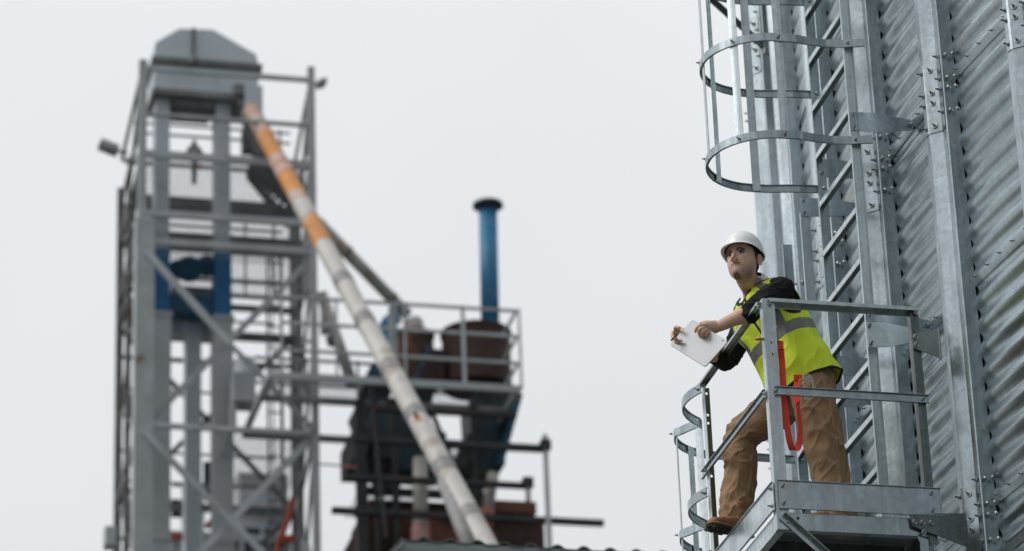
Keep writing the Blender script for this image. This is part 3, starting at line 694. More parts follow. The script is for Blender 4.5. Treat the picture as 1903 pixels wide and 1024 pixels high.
b = MB(); b.bb((at(321, 190, YF_).x, YF_+.05, z2-.17), (at(398, 190, YF_).x, YF_+.55, z2-.081)); b.obj('underside_panel', 'framed', el_)
b = MB(); xa, xb = at(318, 500, YF_).x, at(401, 500, YF_).x
b.bb((xa, YE0+.02, zpx(524)), (xb, YE1, zpx(492))); b.obj('gearbox', 'blued', el_)
for px, py, r_ in ((352, 500, .17), (384, 494, .14), (330, 500, .12)): b = MB(); b.tube([at(px, py, 40.9), at(px, py, 41.1)], r_, 20); b.obj('gear_housing', 'blued', el_)
b = MB(); xa, xb = at(344, 700, 41.3).x, at(373, 700, 41.3).x; b.bb((xa, 41.25, GZ), (xb, 41.45, at(360, 560, 41.3).z)); b.obj('centre_duct', 'elev', el_)
b = MB(); xa, xb = at(318, 560, 41.3).x, at(402, 560, 41.3).x; b.bb((xa, 41.3, at(350, 625, 41.3).z), (xb, 41.5, at(350, 532, 41.3).z)); b.obj('transition_box', 'elevd', el_)
b = MB(); p = at(448, 165, 40.6); b.bb((p.x-.09, 40.5, p.z-.12), (p.x+.03, 40.7, p.z+.02)); b.tube([at(437, 160, 40.6), at(452, 198, 40.6)], .05, 8); b.obj('drive_bracket', 'framed', el_)
# small roofed sensor in the middle of the top deck
sb = T('vent_cowl', at(361, 300, 41), 'small dark pointed cowl with an orange fitting standing on the tower top deck', 'vent')
b = MB(); p = at(361, 288, 41); b.tube([p+V((0, 0, -.02)), p+V((0, 0, .07)), p+V((0, 0, .16)), p+V((0, 0, .2))], .1, 12, rs=[.13, .10, .03, .03]); b.tube([p+V((0, 0, -.4)), p], .035, 8); b.obj('cowl', 'framed', sb)
b = MB(); b.ball(at(371, 310, 40.95), .04, n=8, k=6); b.obj('fitting', 'orange', sb)
mt = T('motor_housing', at(455, 760, 40.5), 'grey motor housing with round cap hung at the elevator right leg', 'motor')
b = MB(); p = at(452, 725, 40.6); b.bb((p.x-.14, 40.45, p.z-.2), (p.x+.13, 40.8, p.z+.18)); b.obj('casing', 'elevd', mt)
b = MB(); b.tube([at(455, 700, 40.6), at(455, 668, 40.6)], .14, 14, rs=[.16, .12]); b.obj('cap', 'elev', mt)
b = MB(); b.bb((p.x-.16, 40.5, p.z-.55), (p.x-.1, 40.7, p.z-.2)); b.obj('bracket', 'frame', mt)
dm = T('drive_motor', at(472, 285, 40.9), 'dark drive motor mounted under the orange spout at the tower top', 'motor')
b = MB(); b.tube([at(462, 238, 40.9), at(490, 288, 40.9)], .10, 12); b.bb(at(452, 236, 40.95), at(475, 290, 41.15)); b.obj('body', 'framed', dm)
b = MB(); b.tube([at(455, 225, 40.9), at(462, 238, 40.9)], .06, 10); b.obj('end_cap', 'elevd', dm)
# floodlights
for (pa_, pc_, arm, lab) in (((184, 267), (219, 281), (237, 284), 'left floodlight on a short arm off the side of the lattice tower'), ((589, 157), (606, 153), (580, 150), 'small floodlight clamped at the top right corner of the lattice tower')):
    fl = T('floodlight', at(*pc_, 40.3), lab, 'floodlight', 'floodlights on the lattice tower')
    b = MB(); a, c = at(*pa_, 40.3), at(*pc_, 40.3); b.beam(a, c, .22, .085 if pa_[0] < 300 else .05); b.obj('lamp_housing', 'frame', fl, bevel=.01)
    b = MB(); b.beam(a+V((.02, 0, -.045 if pa_[0] < 300 else -.028)), c+V((-.02, 0, -.045 if pa_[0] < 300 else -.028)), .18, .004); b.obj('glass', 'lampgl', fl)
    b = MB(); b.tube([c if pa_[0] < 300 else a, at(*arm, 40.3)], .022, 8); b.obj('arm', 'framed', fl)
jb = T('junction_box', at(203, 1000, 40.2), 'small grey box fixed outside the tower at lower left', 'box')
b = MB(); b.bb(at(195, 1012, 40.2), at(213, 988, 40.4)); b.obj('case', 'frame', jb, bevel=.008); b = MB(); b.tube([at(213, 1000, 40.3), at(240, 1001, 40.3)], .02, 6); b.obj('bracket', 'framed', jb)
# orange chute pieces low in the tower
oc = T('orange_chute', at(525, 1010, 40.6), 'orange red curved chute low on the right side of the lattice tower', 'chute')
b = MB(); b.tube(smooth_path([at(545, 925, 40.6), at(536, 965, 40.6), at(522, 1000, 40.6), at(505, 1060, 40.6)]), .038, 10); b.obj('chute', 'orange', oc); b = MB(); b.beam(at(515, 1003, 40.5), at(548, 1000, 40.5), .06, .08); b.obj('flange', 'orange', oc)
for (p, q, lab) in (((316, 998), (344, 997), 'short orange bar between the elevator left leg and the centre duct'), ((384, 980), (404, 956), 'orange slanted lever beside the centre duct, low in the tower')):
    ob = MB(); ob.beam(at(*p, 41.5), at(*q, 41.5), .06, .07); o = ob.obj('orange_bar', 'orange'); tag(o, lab, 'bar')
# machine house behind the tower foot
mh = T('machine_house', V((8.6, 46.5, GZ)), 'grey steel machine house with roof rails seen through the foot of the tower', 'building')
Ym = 45.5
a, c = at(318, 882, Ym), at(540, 878, Ym); b = MB(); b.bb((a.x, Ym, GZ), (c.x, Ym+3, a.z-.9)); b.obj('wall', 'elevd', mh)
b = MB(); a2, c2x = at(437, 884, Ym), at(532, 884, Ym); b.bb((a2.x, Ym-.2, a2.z-.62), (c2x.x, Ym+1, a2.z)); b.obj('duct_box', 'elevd', mh, bevel=.03)
for dz, t_ in ((-.9, .1), (-1.15, .06)): b = MB(); b.bb((a.x-.1, Ym-.1, a.z+dz-.04), (c.x+.1, Ym-.02, a.z+dz+t_-.04)); b.obj('ledge', 'frame', mh)
for i in range(6):
    x = a.x+.15+i*(c.x-a.x-.3)/5; b = MB(); b.tube([(x, Ym-.12, a.z-1.9), (x, Ym-.12, a.z-.2)], .025, 6); b.obj('rail_post', 'frame', mh)
for dz in (-.2, -.55): b = MB(); b.tube([(a.x, Ym-.12, a.z+dz), (a.x+.9 if dz > -.3 else c.x, Ym-.12, a.z+dz)], .022, 6); b.obj('rail', 'frame', mh)
for (px0, px1, py0, py1) in ((318, 340, 930, 960), (455, 505, 985, 1030), (378, 400, 860, 925)):
    b = MB(); b.bb(at(px0, py1, Ym-.06), at(px1, py0, Ym-.02)); b.obj('panel', 'teal', mh)
for px in (497, 506, 520):
    b = MB(); b.tube([at(px, 470, 42.6), V((at(px, 900, 42.6).x, 42.6, GZ))], .012, 6); o = b.obj('hanging_cable', 'framed'); tag(o, {497: 'thin cable hanging behind the tower, nearest the elevator', 506: 'middle one of three thin cables behind the tower', 520: 'thin cable hanging behind the tower, nearest its right side'}[px], 'cable', 'cables hanging behind the tower')

# ---- spouts
def spline(pts, n_=8):
    P = [V(p) for p in pts]; out_ = []
    for i in range(len(P)-1):
        p0, p1_, p2_, p3_ = P[max(i-1, 0)], P[i], P[i+1], P[min(i+2, len(P)-1)]
        for k in range(n_):
            t = k/n_; out_.append(.5*((2*p1_)+(p2_-p0)*t+(2*p0-5*p1_+4*p2_-p3_)*t*t+(3*p1_-p0-3*p2_+p3_)*t**3))
    out_.append(P[-1]); return out_
sp = T('grain_spout', at(890, 1000, 32), 'long slanting grain spout, orange above and weathered white below, in front of the tower', 'pipe')
A_, B_ = at(467, 205, 40.55), at(912, 1030, 32.0)
def on_line(px): # point of the spout axis at pixel column px
    lo, hi = 0., 1.
    for _ in range(40):
        m_ = (lo+hi)/2; p = A_.lerp(B_, m_); x = 951.5+FPX*p.dot(CR)/p.dot(CF)
        if x < px: lo = m_
        else: hi = m_
    return A_.lerp(B_, lo)
def seg(x0, x1, name, m, r=.110):
    b = MB(); b.tube([on_line(x0), on_line(x1)], r, 28, cap=False); return b.obj(name, m, sp, smooth=True)
seg(467, 494, 'spout_section', 'pipep'); seg(494, 562, 'spout_section', 'pipeo'); seg(562, 578, 'coupling', 'pipe', .115); seg(578, 603, 'spout_section', 'pipeo', .111)
xs_ = [603, 640, 680, 728, 774, 827]
for x0, x1 in zip(xs_, xs_[1:]): seg(x0, x1, 'spout_section', 'pipe')
for x in (521, 530, 640, 680, 728, 774): seg(x-4, x+4, 'collar', 'joint' if x > 600 else 'pipep', .116)
seg(827, 912, 'spout_section', 'pipe', .112)
seg(823, 833, 'collar', 'joint', .118); seg(871, 880, 'collar', 'joint', .118)
q0, q1 = on_line(836), on_line(911)
b = MB(); b.tube([q0+V((-.05, -.02, -.05)), q1+V((-.16, -.05, -.1))], .085, 20); b.obj('bypass_pipe', 'joint', sp, smooth=True)
p = on_line(781); dd = (B_-A_).normalized(); nf = (-p).normalized(); nf = (nf-dd*nf.dot(dd)).normalized()
b = MB(); b.beam(p+nf*.1105-dd*.09, p+nf*.1105+dd*.09, .045, .004, up=nf); b.obj('wear_hole', 'rust', sp)
b = MB(); b.beam(p+nf*.1095+dd*.02, p+nf*.1095+dd*.15, .075, .003, up=nf); b.obj('rust_patch', 'pipeo', sp)
b = MB(); b.bb(at(456, 205, 40.45), at(480, 182, 40.8)); b.obj('outlet_box', 'elev', sp)
s2 = T('grain_spout', at(760, 590, 42), 'thinner slanting spout behind the long one, running down to the left cyclone', 'pipe')
b = MB(); b.tube([at(590, 412, 41.6), at(757, 585, 42.3)], .082, 18); b.obj('spout_section', 'pipe', s2, smooth=True)
b = MB(); b.tube([at(628, 452, 41.75), at(672, 497, 41.95)],   .0835, 18); b.obj('spout_section', 'pipep', s2, smooth=True)
for f in (.3, .8): b = MB(); m_ = at(590, 412, 41.6).lerp(at(757, 585, 42.3), f); e_ = at(590, 412, 41.6).lerp(at(757, 585, 42.3), f+.04); b.tube([m_, e_], .092, 16); b.obj('collar', 'joint', s2, smooth=True)
s3 = T('grain_spout', at(655, 715, 41), 'short steep grey spout between the tower and the walkway, left of the long spout', 'pipe')
b = MB(); b.tube([at(597, 545, 41), at(655, 714, 41)], .074, 18); b.obj('spout_section', 'pipe', s3, smooth=True)
b = MB(); b.tube([at(604, 572, 41.05), at(604, 620, 41.05)], .06, 16); b.obj('stub', 'pipe', s3, smooth=True)
for e0, e1 in (((616, 625), (621, 640)), ((651, 703), (655, 715))): b = MB(); b.tube([at(*e0, 41), at(*e1, 41)], .082, 16); b.obj('collar', 'joint', s3, smooth=True)

# ---- walkway platform beside the tower and round the cyclones
YW, YW2 = 39.3, 41.2
wk = T('walkway', V((11, 40, 12)), 'raised steel walkway with handrails running from the tower round the rusty cyclones', 'walkway')
zw = at(860, 718, YW).z; zw0 = zw
xw0, xw1, xw2 = at(497, 735, YW).x, at(760, 715, YW).x, at(968, 723, YW).x
b = MB(); b.bb((xw0, YW-.03, zw0-.045), (xw1-.05, YW+.03, zw0+.045)); b.bb((xw1-.05, YW-.03, zw-.045), (xw2, YW+.03, zw+.045)); b.obj('edge_beam', 'frame', wk)
for x in (xw2-.03, xw0+.03): b = MB(); b.bb((x-.03, YW+.03, zw-.05), (x+.03, YW2, zw+.04)); b.obj('edge_beam', 'frame', wk)
b = MB(); b.bb((xw0, YW+.62, zw-.06), (xw2, YW+.68, zw+.02)); b.bb((xw0, YW2-.06, zw-.06), (xw2, YW2, zw+.02)); b.obj('joist', 'framed', wk)
b = MB(); grate(b, xw0, xw2-.02, YW+.03, YW+.62, zw-.03); b.obj('grating_deck', 'framed', wk)
rl = [at(860, y, YW).z for y in (572, 619, 669)]
for i, z in enumerate(rl):
    b = MB(); x0_ = at(520, 600, YW).x; b.bb((x0_, YW-.015, z-.018), (xw2-.02, YW+.015, z+.018)); b.obj('handrail', 'frame', wk)
    b = MB(); b.bb((xw2-.035, YW+.02, z-.018), (xw2-.005, YW2, z+.018)); b.obj('handrail', 'frame', wk)
    if i < 2: b = MB(); b.bb((x0_, YW2-.015, z-.018), (xw2-.02, YW2+.015, z+.018)); b.obj('handrail', 'frame', wk)
for px in (523, 625, 752, 861, 966):
    x = at(px, 650, YW).x; b = MB(); t_ = .045 if px in (861,) else .03
    b.bb((x-t_/2, YW-.035, zw), (x+t_/2, YW-.017, rl[0]+.02)); b.obj('rail_post', 'frame', wk)
for px in (620, 720, 962):
    x = at(px, 650, YW).x; b = MB(); b.bb((x-.015, YW2-.035, zw), (x+.015, YW2-.017, rl[0]+.02)); b.obj('rail_post', 'framed', wk)
b = MB(); x = at(738, 640, YW).x; b.bb((x-.06, YW+.1, zw), (x+.03, YW+.2, rl[0]+.03)); b.obj('upright', 'frame', wk)

# ---- cyclones
def cyclone(cx, Y, r, ztop, zcyl, zbot, rb, m_top, m_cone, root, cap=True):
    b = MB(); b.tube([(cx, Y, zcyl), (cx, Y, ztop)], r, 40, cap=cap); b.tube([(cx, Y, ztop-.03), (cx, Y, ztop+.012)], r+.02, 40); b.obj('drum', m_top, root, smooth=False)
    b = MB(); b.tube([(cx, Y, zbot), (cx, Y, zcyl-.001)], r, 40, rs=[rb, r*.985]); b.obj('cone', m_cone, root, smooth=False)
    b = MB(); b.tube([(cx, Y, zcyl-.03), (cx, Y, zcyl+.03)], r+.03, 40); b.obj('flange', m_cone, root)
YC1 = 40.5
cy1 = T('cyclone', at(885, 880, YC1), 'right rusty cyclone with dark blue cone standing through the walkway', 'cyclone', 'cyclones beside the tower')
ca, cb = at(822, 640, YC1), at(947, 640, YC1); r1 = (cb.x-ca.x)/2; cx1 = (ca.x+cb.x)/2
zt1 = at(885, 622, YC1).z
b = MB(); b.tube([(cx1, YC1, at(885, 722, YC1).z), (cx1, YC1, zt1)], r1, 40); b.obj('drum', 'rustd', cy1); b = MB(); b.tube([(cx1, YC1, zt1-.03), (cx1, YC1, zt1+.012)], r1+.02, 40); b.obj('rim', 'rust', cy1)
b = MB(); q0 = at(925, 735, YC1); q1 = at(908, 884, YC1); b.tube([q1, q0], .3, 40, rs=[.11, .24]); b.obj('cone', 'teal', cy1)
b = MB(); pth = [at(962, 740, 40.3), at(925, 872, 40.3)]; b.beam(pth[0], pth[1], .07, .3, up=(0, 1, 0)); b.obj('blue_side_chute', 'blued', cy1)
b = MB(); q = [at(x, y, 40.35) for x, y in ((884, 726), (962, 728), (920, 878), (893, 876))]; n_ = 4
b.add(q+[p+V((0, .9, 0)) for p in q], [(i, (i+1) % 4, 4+(i+1) % 4, 4+i) for i in range(4)]+[(3, 2, 1, 0), (4, 5, 6, 7)]); b.obj('hopper', 'teal', cy1, norm=True)
ch = T('exhaust_stack', at(908, 600, YC1), 'tall bright blue exhaust stack with flared dark rim above the rusty cyclone', 'chimney')
p0_ = V((at(909, 560, YC1).x, YC1, zt1-.1)); p1_ = at(907, 392, YC1)
b = MB(); b.tube([p0_, p1_], .118, 30); b.obj('stack', 'bluel', ch, smooth=True)
b = MB(); b.tube([p1_+V((0, 0, -.02)), p1_+V((0, 0, .03)), p1_+V((0, 0, .06)), p1_+V((0, 0, .10))], .2, 32, rs=[.12, .135, .20, .19]); b.obj('rim', 'teal', ch)
b = MB(); pm = p0_.lerp(p1_, .12); b.tube([pm, pm+V((0, 0, .035))], .13, 30); b.obj('band', 'bluel', ch)
cy2 = T('cyclone', at(765, 850, 40.6), 'left red brown cyclone with pale grey lid and blue cone, half behind the long spout', 'cyclone', 'cyclones beside the tower')
YC2 = 40.7; ca, cb = at(736, 640, YC2), at(805, 640, YC2); r2_ = (cb.x-ca.x)/2; cx2 = (ca.x+cb.x)/2
cyclone(cx2, YC2, r2_, at(770, 624, YC2).z, at(770, 722, YC2).z, at(770, 850, YC2).z, .09, 'rustr', 'teal', cy2)
b = MB(); q = at(770, 650, YC2-.22).z; b.bb((at(752, 640, 40.4).x, 40.3, at(770, 716, 40.4).z), (at(822, 640, 40.4).x, 40.5, at(770, 652, 40.4).z)); b.obj('side_panel', 'rust', cy2)
b = MB(); b.tube([at(769, 618, YC2), at(769, 598, YC2), at(768, 592, YC2)], .13, 24, rs=[.14, .12, .09]); b.obj('lid', 'pipe', cy2)
b = MB(); b.tube(spline([at(716, 660, 40.9), at(712, 625, 40.9), at(722, 598, 40.9), at(740, 590, 40.9)]), .085, 16); b.obj('inlet_elbow', 'bluel', cy2, smooth=True)
b = MB(); q = [at(x, y, 40.5) for x, y in ((690, 676), (716, 672), (735, 716), (676, 716))]
b.add(q+[p+V((0, .5, 0)) for p in q], [(i, (i+1) % 4, 4+(i+1) % 4, 4+i) for i in range(4)]+[(3, 2, 1, 0), (4, 5, 6, 7)]); b.obj('inlet_hood', 'blued', cy2, norm=True)
b = MB(); q = [at(x, y, 40.6) for x, y in ((668, 740), (800, 738), (762, 872), (718, 872))]
b.add(q+[p+V((0, .8, 0)) for p in q], [(i, (i+1) % 4, 4+(i+1) % 4, 4+i) for i in range(4)]+[(3, 2, 1, 0), (4, 5, 6, 7)]); b.obj('hopper', 'teal', cy2, norm=True)
b = MB(); b.beam(at(800, 640, 40.2), at(768, 716, 40.2), .05, .05, up=(0, 1, 0)); b.obj('blue_strut', 'blued', cy2)
# outlet pipes with rubber ends
for (pts, x_, lab, m2) in (((( 781, 852), (782, 980)), 0, 'upright white outlet pipe with pink end under the left cyclone', 'pink'), (((917, 880), (906, 950)), 1, 'short leaning white outlet pipe with red brown end under the right cyclone', 'red')):
    op = T('outlet_pipe', at(*pts[1], 39.6), lab, 'pipe')
    a, c = at(*pts[0], 39.6), at(*pts[1], 39.6); d = (c-a).normalized()
    b = MB(); b.tube([a, c], .09 if not x_ else .07, 22); b.obj('pipe_section', 'pipe', op, smooth=True)
    b = MB(); e = c+d*.34 ; r_ = .11 if not x_ else .085; b.tube([c-d*.02, c+d*.03, e], r_, 20, rs=[r_*.9, r_*1.03, r_]); b.obj('rubber_end', m2, op, smooth=True)
    if not x_: b = MB(); b.tube([c-d*.06, c-d*.025], .1, 20); b.obj('collar', 'pipe', op, smooth=True)

# ---- dark support frame under the cyclones
sf = T('support_frame', V((12, 40, GZ)), 'dark steel frame of posts, long beams and grating carrying the two cyclones', 'frame')
YS = 39.5
for px, w_, y1 in ((672, .13, 745), (700, .05, 745), (735, .07, 745), (884, .06, 745)):
    b = MB(); vpost(b, px, 900, YS+.3, w_, .1, GZ, py1=y1); b.obj('post', 'dark_steel', sf)
for (p, q, h, nm) in (((657, 819), (1012, 831), .075, 'dark_steel'), ((641, 889), (984, 901), .06, 'dark_steel'), ((617, 954), (1121, 967), .065, 'dark_steel'), ((672, 870), (900, 876), .10, 'dark_steel'), ((680, 762), (960, 768), .06, 'dark_steel'), ((676, 915), (900, 920), .09, 'dark_steel')):
    b = MB(); YY = YS-.1 if h < .08 else YS+.5; hbar(b, p, q, YY, h, .09); b.obj('beam', nm, sf)
for px, ya, yb in ((1015, 812, 1030), (979, 896, 935)):
    x = at(px, (ya+yb)/2, YS-.1); b = MB(); z0_, z1_ = (GZ if px > 1000 else at(px, yb, YS-.1).z), at(px, ya, YS-.1).z
    b.tube([(x.x, YS-.16, z0_), (x.x, YS-.16, z1_)], .035, 10); b.obj('pole', 'frame', sf)
    b = MB(); zc = at(px, ya+19, YS-.1).z if px > 1000 else at(px, ya+5, YS-.1).z; b.bb((x.x-.06, YS-.22, zc-.06), (x.x+.06, YS-.1, zc+.06)); b.obj('clamp', 'dark_steel', sf)
for (p, q, t_) in (((668, 900), (700, 790), .06), ((740, 870), (722, 745), .05), ((845, 870), (905, 770), .06), ((800, 760), (850, 880), .05), ((660, 960), (690, 830), .05)):
    b = MB(); b.beam(at(*p, YS+.4), at(*q, YS+.4), t_, .05, up=(0, 1, 0)); b.obj('strut', 'dark_steel', sf)
xg0, xg1 = at(800, 800, 40).x, at(905, 800, 40).x
b = MB(); grate(b, xg0, xg1, YS+.4, YS+1.9, at(850, 835, 39.9).z); b.obj('grating_deck', 'dark_steel', sf)
b = MB(); grate(b, at(670, 800, 40).x, xg0, YS+.6, YS+1.6, at(700, 905, 40).z); b.obj('grating_deck', 'dark_steel', sf)
for xa_, xb_ in ((672, 846), (886, 955)): b = MB(); b.bb((at(xa_, 800, 40).x, YS+1.0, zw-.5), (at(xb_, 800, 40).x, YS+1.9, zw-.12)); b.obj('floor_box', 'dark_steel', sf)
b = MB(); xk = at(690, 900, YS-.15).x; b.tube([(xk+.0, YS-.2, at(735, 735, YS).z), (at(712, 1000, YS).x, YS-.2, at(712, 1010, YS).z)], .022, 8); b.obj('thin_pipe', 'dark_steel', sf)
b = MB(); b.bb(at(746, 872, 39.9), at(790, 858, 40.4)); b.obj('block', 'teal', sf)
hb = T('rusty_hopper_base', at(840, 1000, 40.4), 'rusty brown box base with orange brown top slab under the dark frame', 'hopper')
b = MB(); b.bb((at(672, 960, 40.2).x, 40.0, GZ), (at(1003, 960, 40.2).x, 41.5, at(800, 968, 40.2).z)); b.obj('base', 'rust', hb)
b = MB(); b.bb((at(870, 960, 40).x, 39.9, at(950, 957, 40).z), (at(994, 960, 40).x, 40.6, at(950, 936, 40).z)); b.obj('slab', 'rustr', hb)
b = MB(); b.bb((at(690, 960, 40).x, 40.1, at(750, 966, 40).z), (at(868, 960, 40).x, 41.3, at(750, 925, 40).z)); b.obj('housing', 'rust', hb)
b = MB(); b.bb((at(760, 1000, 39.9).x, 39.8, GZ), (at(920, 1000, 39.9).x, 39.99, at(800, 985, 39.9).z)); b.obj('panel', 'rustr', hb)
# ---- long thin line from tower to the frame
b = MB(); b.tube([at(590, 862, 40.4), at(662, 868, 39.6)], .012, 6); o = b.obj('feed_line', 'red'); tag(o, 'thin rusty line stretched between the tower and the dark frame', 'pipe')

# ================================================================== SHED ROOF (about 26 m away)
YR = 25.0
ra, rb_ = at(747, 1012, YR), at(1264, 1022, YR)
sh = T('corrugated_shed', V(((ra.x+rb_.x)/2, YR+5, GZ)), 'shed whose dark corrugated roof edge crosses the bottom of the view', 'shed')
zr_ = (ra.z+rb_.z)/2+.01; pit = at(936, 1016, YR).x-at(886.5, 1015, YR).x
b = MB(); n_ = int((rb_.x-ra.x)/pit*12); vs = []; 
for i in range(n_+1):
    x = ra.x+pit*i/12; ph = (x-at(888.6, 1012, YR).x)/pit*2*math.pi; h = .028*max(-.15, math.cos(ph))
    sl = .0
    vs += [V((x, YR, zr_+h+(x-ra.x)*-.012)), V((x, YR+9, zr_+h+1.2-(x-ra.x)*.012))]
b.add(vs, [(2*i, 2*i+2, 2*i+3, 2*i+1) for i in range(n_)]); b.obj('roof_sheet', 'roof', sh, solid=.012)
b = MB(); b.bb((ra.x, YR+.01, zr_-.34), (rb_.x, YR+.03, zr_-.012)); b.obj('fascia', 'fasc', sh)
b = MB(); b.bb((ra.x+.1, YR+.3, GZ), (rb_.x-.1, YR+8.5, zr_-.1)); b.obj('wall', 'cladding', sh)
b = MB(); b.beam(at(728, 1030, YR), at(749, 1009, YR), .02, .05, up=(0, 1, 0)); b.obj('barge_trim', 'fasc', sh)

# ================================================================== THE WORKER
def cat_(name, mb_list, voxel, smooth_it, mats, parent, disp=None, post=None):
    """overlapping closed shapes grown into one continuous skin"""
    b = MB()
    for m_ in mb_list: b.add(m_.v, m_.f)
    o = b.obj(name, mats, None, smooth=True)
    k = o.modifiers.new('r', 'REMESH'); k.mode = 'VOXEL'; k.voxel_size = voxel; k.use_smooth_shade = True
    k = o.modifiers.new('s', 'SMOOTH'); k.iterations = smooth_it; k.factor = .5
    dg = bpy.context.evaluated_depsgraph_get(); dg.update()
    me = bpy.data.meshes.new_from_object(o.evaluated_get(dg)); me.name = name
    old = o.data; o.modifiers.clear(); o.data = me; bpy.data.meshes.remove(old)
    if disp:
        ns = [v.normal.copy() for v in me.vertices]
        for v, n_ in zip(me.vertices, ns): v.co += n_*disp(v.co)
    me.polygons.foreach_set('use_smooth', [True]*len(me.polygons)); me.update()
    o.name = name
    if parent: attach(o, parent)
    return o
def loft(path, radii, flat, n=20, dome=True):
    """closed tapered limb through the joints with rounded ends; radii (across, along flat)"""
    P = [V(p) for p in path]; R_ = [r if isinstance(r, tuple) else (r, r) for r in radii]
    Q, QR = [], []
    for i in range(len(P)-1):                                        # smooth through the joints
        p0, p1_, p2_, p3_ = P[max(i-1, 0)], P[i], P[i+1], P[min(i+2, len(P)-1)]
        for k in range(6):
            t = k/6; Q.append(.5*((2*p1_)+(p2_-p0)*t+(2*p0-5*p1_+4*p2_-p3_)*t*t+(3*p1_-p0-3*p2_+p3_)*t**3))
            u = t*t*(3-2*t); QR.append((R_[i][0]*(1-u)+R_[i+1][0]*u, R_[i][1]*(1-u)+R_[i+1][1]*u))
    Q.append(P[-1]); QR.append(R_[-1])
    if dome:
        for e in (0, -1):
            T_ = ((Q[0]-Q[1]) if e == 0 else (Q[-1]-Q[-2])).normalized(); c, r = Q[e], QR[e]; ex = []; m_ = min(r)
            for a in (.35, .65, .88, .99): ex.append((c+T_*m_*a*.9, (r[0]*math.sqrt(1-a*a), r[1]*math.sqrt(1-a*a))))
            if e == 0: Q = [x[0] for x in ex[::-1]]+Q; QR = [x[1] for x in ex[::-1]]+QR
            else: Q += [x[0] for x in ex]; QR += [x[1] for x in ex]
    b = MB(); b.tube(Q, 0, n, rs=QR, flat=flat); return b
def ball(c, r, X=(1, 0, 0), Y=(0, 1, 0), Z=(0, 0, 1)): b = MB(); b.ball(c, r, X, Y, Z, 20, 14); return b
Hc = at(1381, 486, 16.50)                                            # head centre, eye level
yaw, pit_, rol = math.radians(44), math.radians(5), math.radians(2)
Ff = V((-math.sin(yaw)*math.cos(pit_), -math.cos(yaw)*math.cos(pit_), math.sin(pit_)))
Ss = V((0, 0, 1)).cross(Ff).normalized(); Us = Ff.cross(Ss).normalized()
Ss, Us = (Ss*math.cos(rol)+Us*math.sin(rol)), (Us*math.cos(rol)-Ss*math.sin(rol))
HSC = 1.09
def h(f, s_, u): return Hc+(Ff*f+Ss*s_+Us*u)*HSC
def hl(p): d = (V(p)-Hc)/HSC; return d.dot(Ff), d.dot(Ss), d.dot(Us)
neck0 = at(1405, 546, 16.62)
Lsh, Rsh = at(1450, 537, 16.42), at(1403, 574, 16.80)
Pel = at(1494, 706, 16.55); Che = at(1430, 592, 16.62)
Lhip, Rhip = at(1506, 714, 16.44), at(1482, 724, 16.66)
Lkn, Lan = at(1534, 836, 16.36), at(1566, 985, 16.33)
Rkn, Ran = at(1380, 814, 17.02), at(1368, 965, 16.95)
Lel, Lwr, Lha = at(1400, 577, 16.29), at(1337, 606, 16.41), at(1315, 611, 16.43)
Rel, Rwr, Rha = at(1352, 668, 16.88), at(1284, 645, 16.64), at(1261, 626, 16.59)
def ln(a, c): return round((a-c).length, 2)
print('LENGTHS upper arm L', ln(Lsh, Lel), 'fore L', ln(Lel, Lwr), 'upper R', ln(Rsh, Rel), 'fore R', ln(Rel, Rwr), 'thigh L', ln(Lhip, Lkn), 'shin L', ln(Lkn, Lan), 'thigh R', ln(Rhip, Rkn), 'shin R', ln(Rkn, Ran), 'torso', ln(Pel, neck0), 'shoulders', ln(Lsh, Rsh), 'neck-head', ln(neck0, Hc), 'elbowz', Lel, 'Lan', Lan, 'Ran', Ran, 'Rwr', Rwr)
man = thing('person', 'man in white hard hat and lime vest leaning on the platform rail', 'person', (Pel.x, Pel.y, Zd))
TA = (neck0-Pel).normalized()                                        # torso axis
Tf = V((-.93, -.36, 0)); Tf = (Tf-TA*Tf.dot(TA)).normalized(); Ts = TA.cross(Tf).normalized()   # front, left
# ---- body
parts = []
parts.append(ball(h(-.012, 0, .040), (.100, .078, .088), Ff, Ss, Us))
fr = [(.055, .012, .078, .068), (.03, .012, .079, .070), (.0, .013, .073, .069), (-.022, .016, .0755, .0695), (-.04, .017, .072, .067), (-.06, .020, .068, .062), (-.085, .028, .060, .051), (-.105, .042, .044, .034), (-.117, .052, .028, .024)]
b = MB(); n = 28; vs = []
for u, fc, rf_, rs_ in fr:
    vs += [h(fc+rf_*math.cos(2*math.pi*k/n)*(1 if math.cos(2*math.pi*k/n) > 0 else .8), rs_*math.sin(2*math.pi*k/n), u) for k in range(n)]
b.add(vs, [(i*n+k, i*n+(k+1) % n, (i+1)*n+(k+1) % n, (i+1)*n+k) for i in range(len(fr)-1) for k in range(n)]+[tuple(range(n)), tuple(range((len(fr)-1)*n, len(fr)*n))[::-1]])
parts.append(b)
parts.append(loft([h(.080, 0, .018), h(.094, 0, -.005), h(.110, 0, -.030)], [.0085, .009, .0105], Ss, 12))
parts += [ball(h(.100, s_*.012, -.036), .0082) for s_ in (-1, 1)]
parts.append(loft([h(.066, -.050, .018), h(.086, -.026, .024), h(.090, 0, .020), h(.086, .026, .024), h(.066, .050, .018)], [.007, .0085, .007, .0085, .007], Us, 10))
parts.append(loft([h(.076, -.020, -.062), h(.086, 0, -.057), h(.076, .020, -.062)], [.005, .0065, .005], Us, 10))
parts.append(loft([h(.075, -.017, -.069), h(.084, 0, -.070), h(.075, .017, -.069)], [.005, .0068, .005], Us, 10))
parts.append(ball(h(.078, 0, -.104), (.019, .022, .016), Ff, Ss, Us))
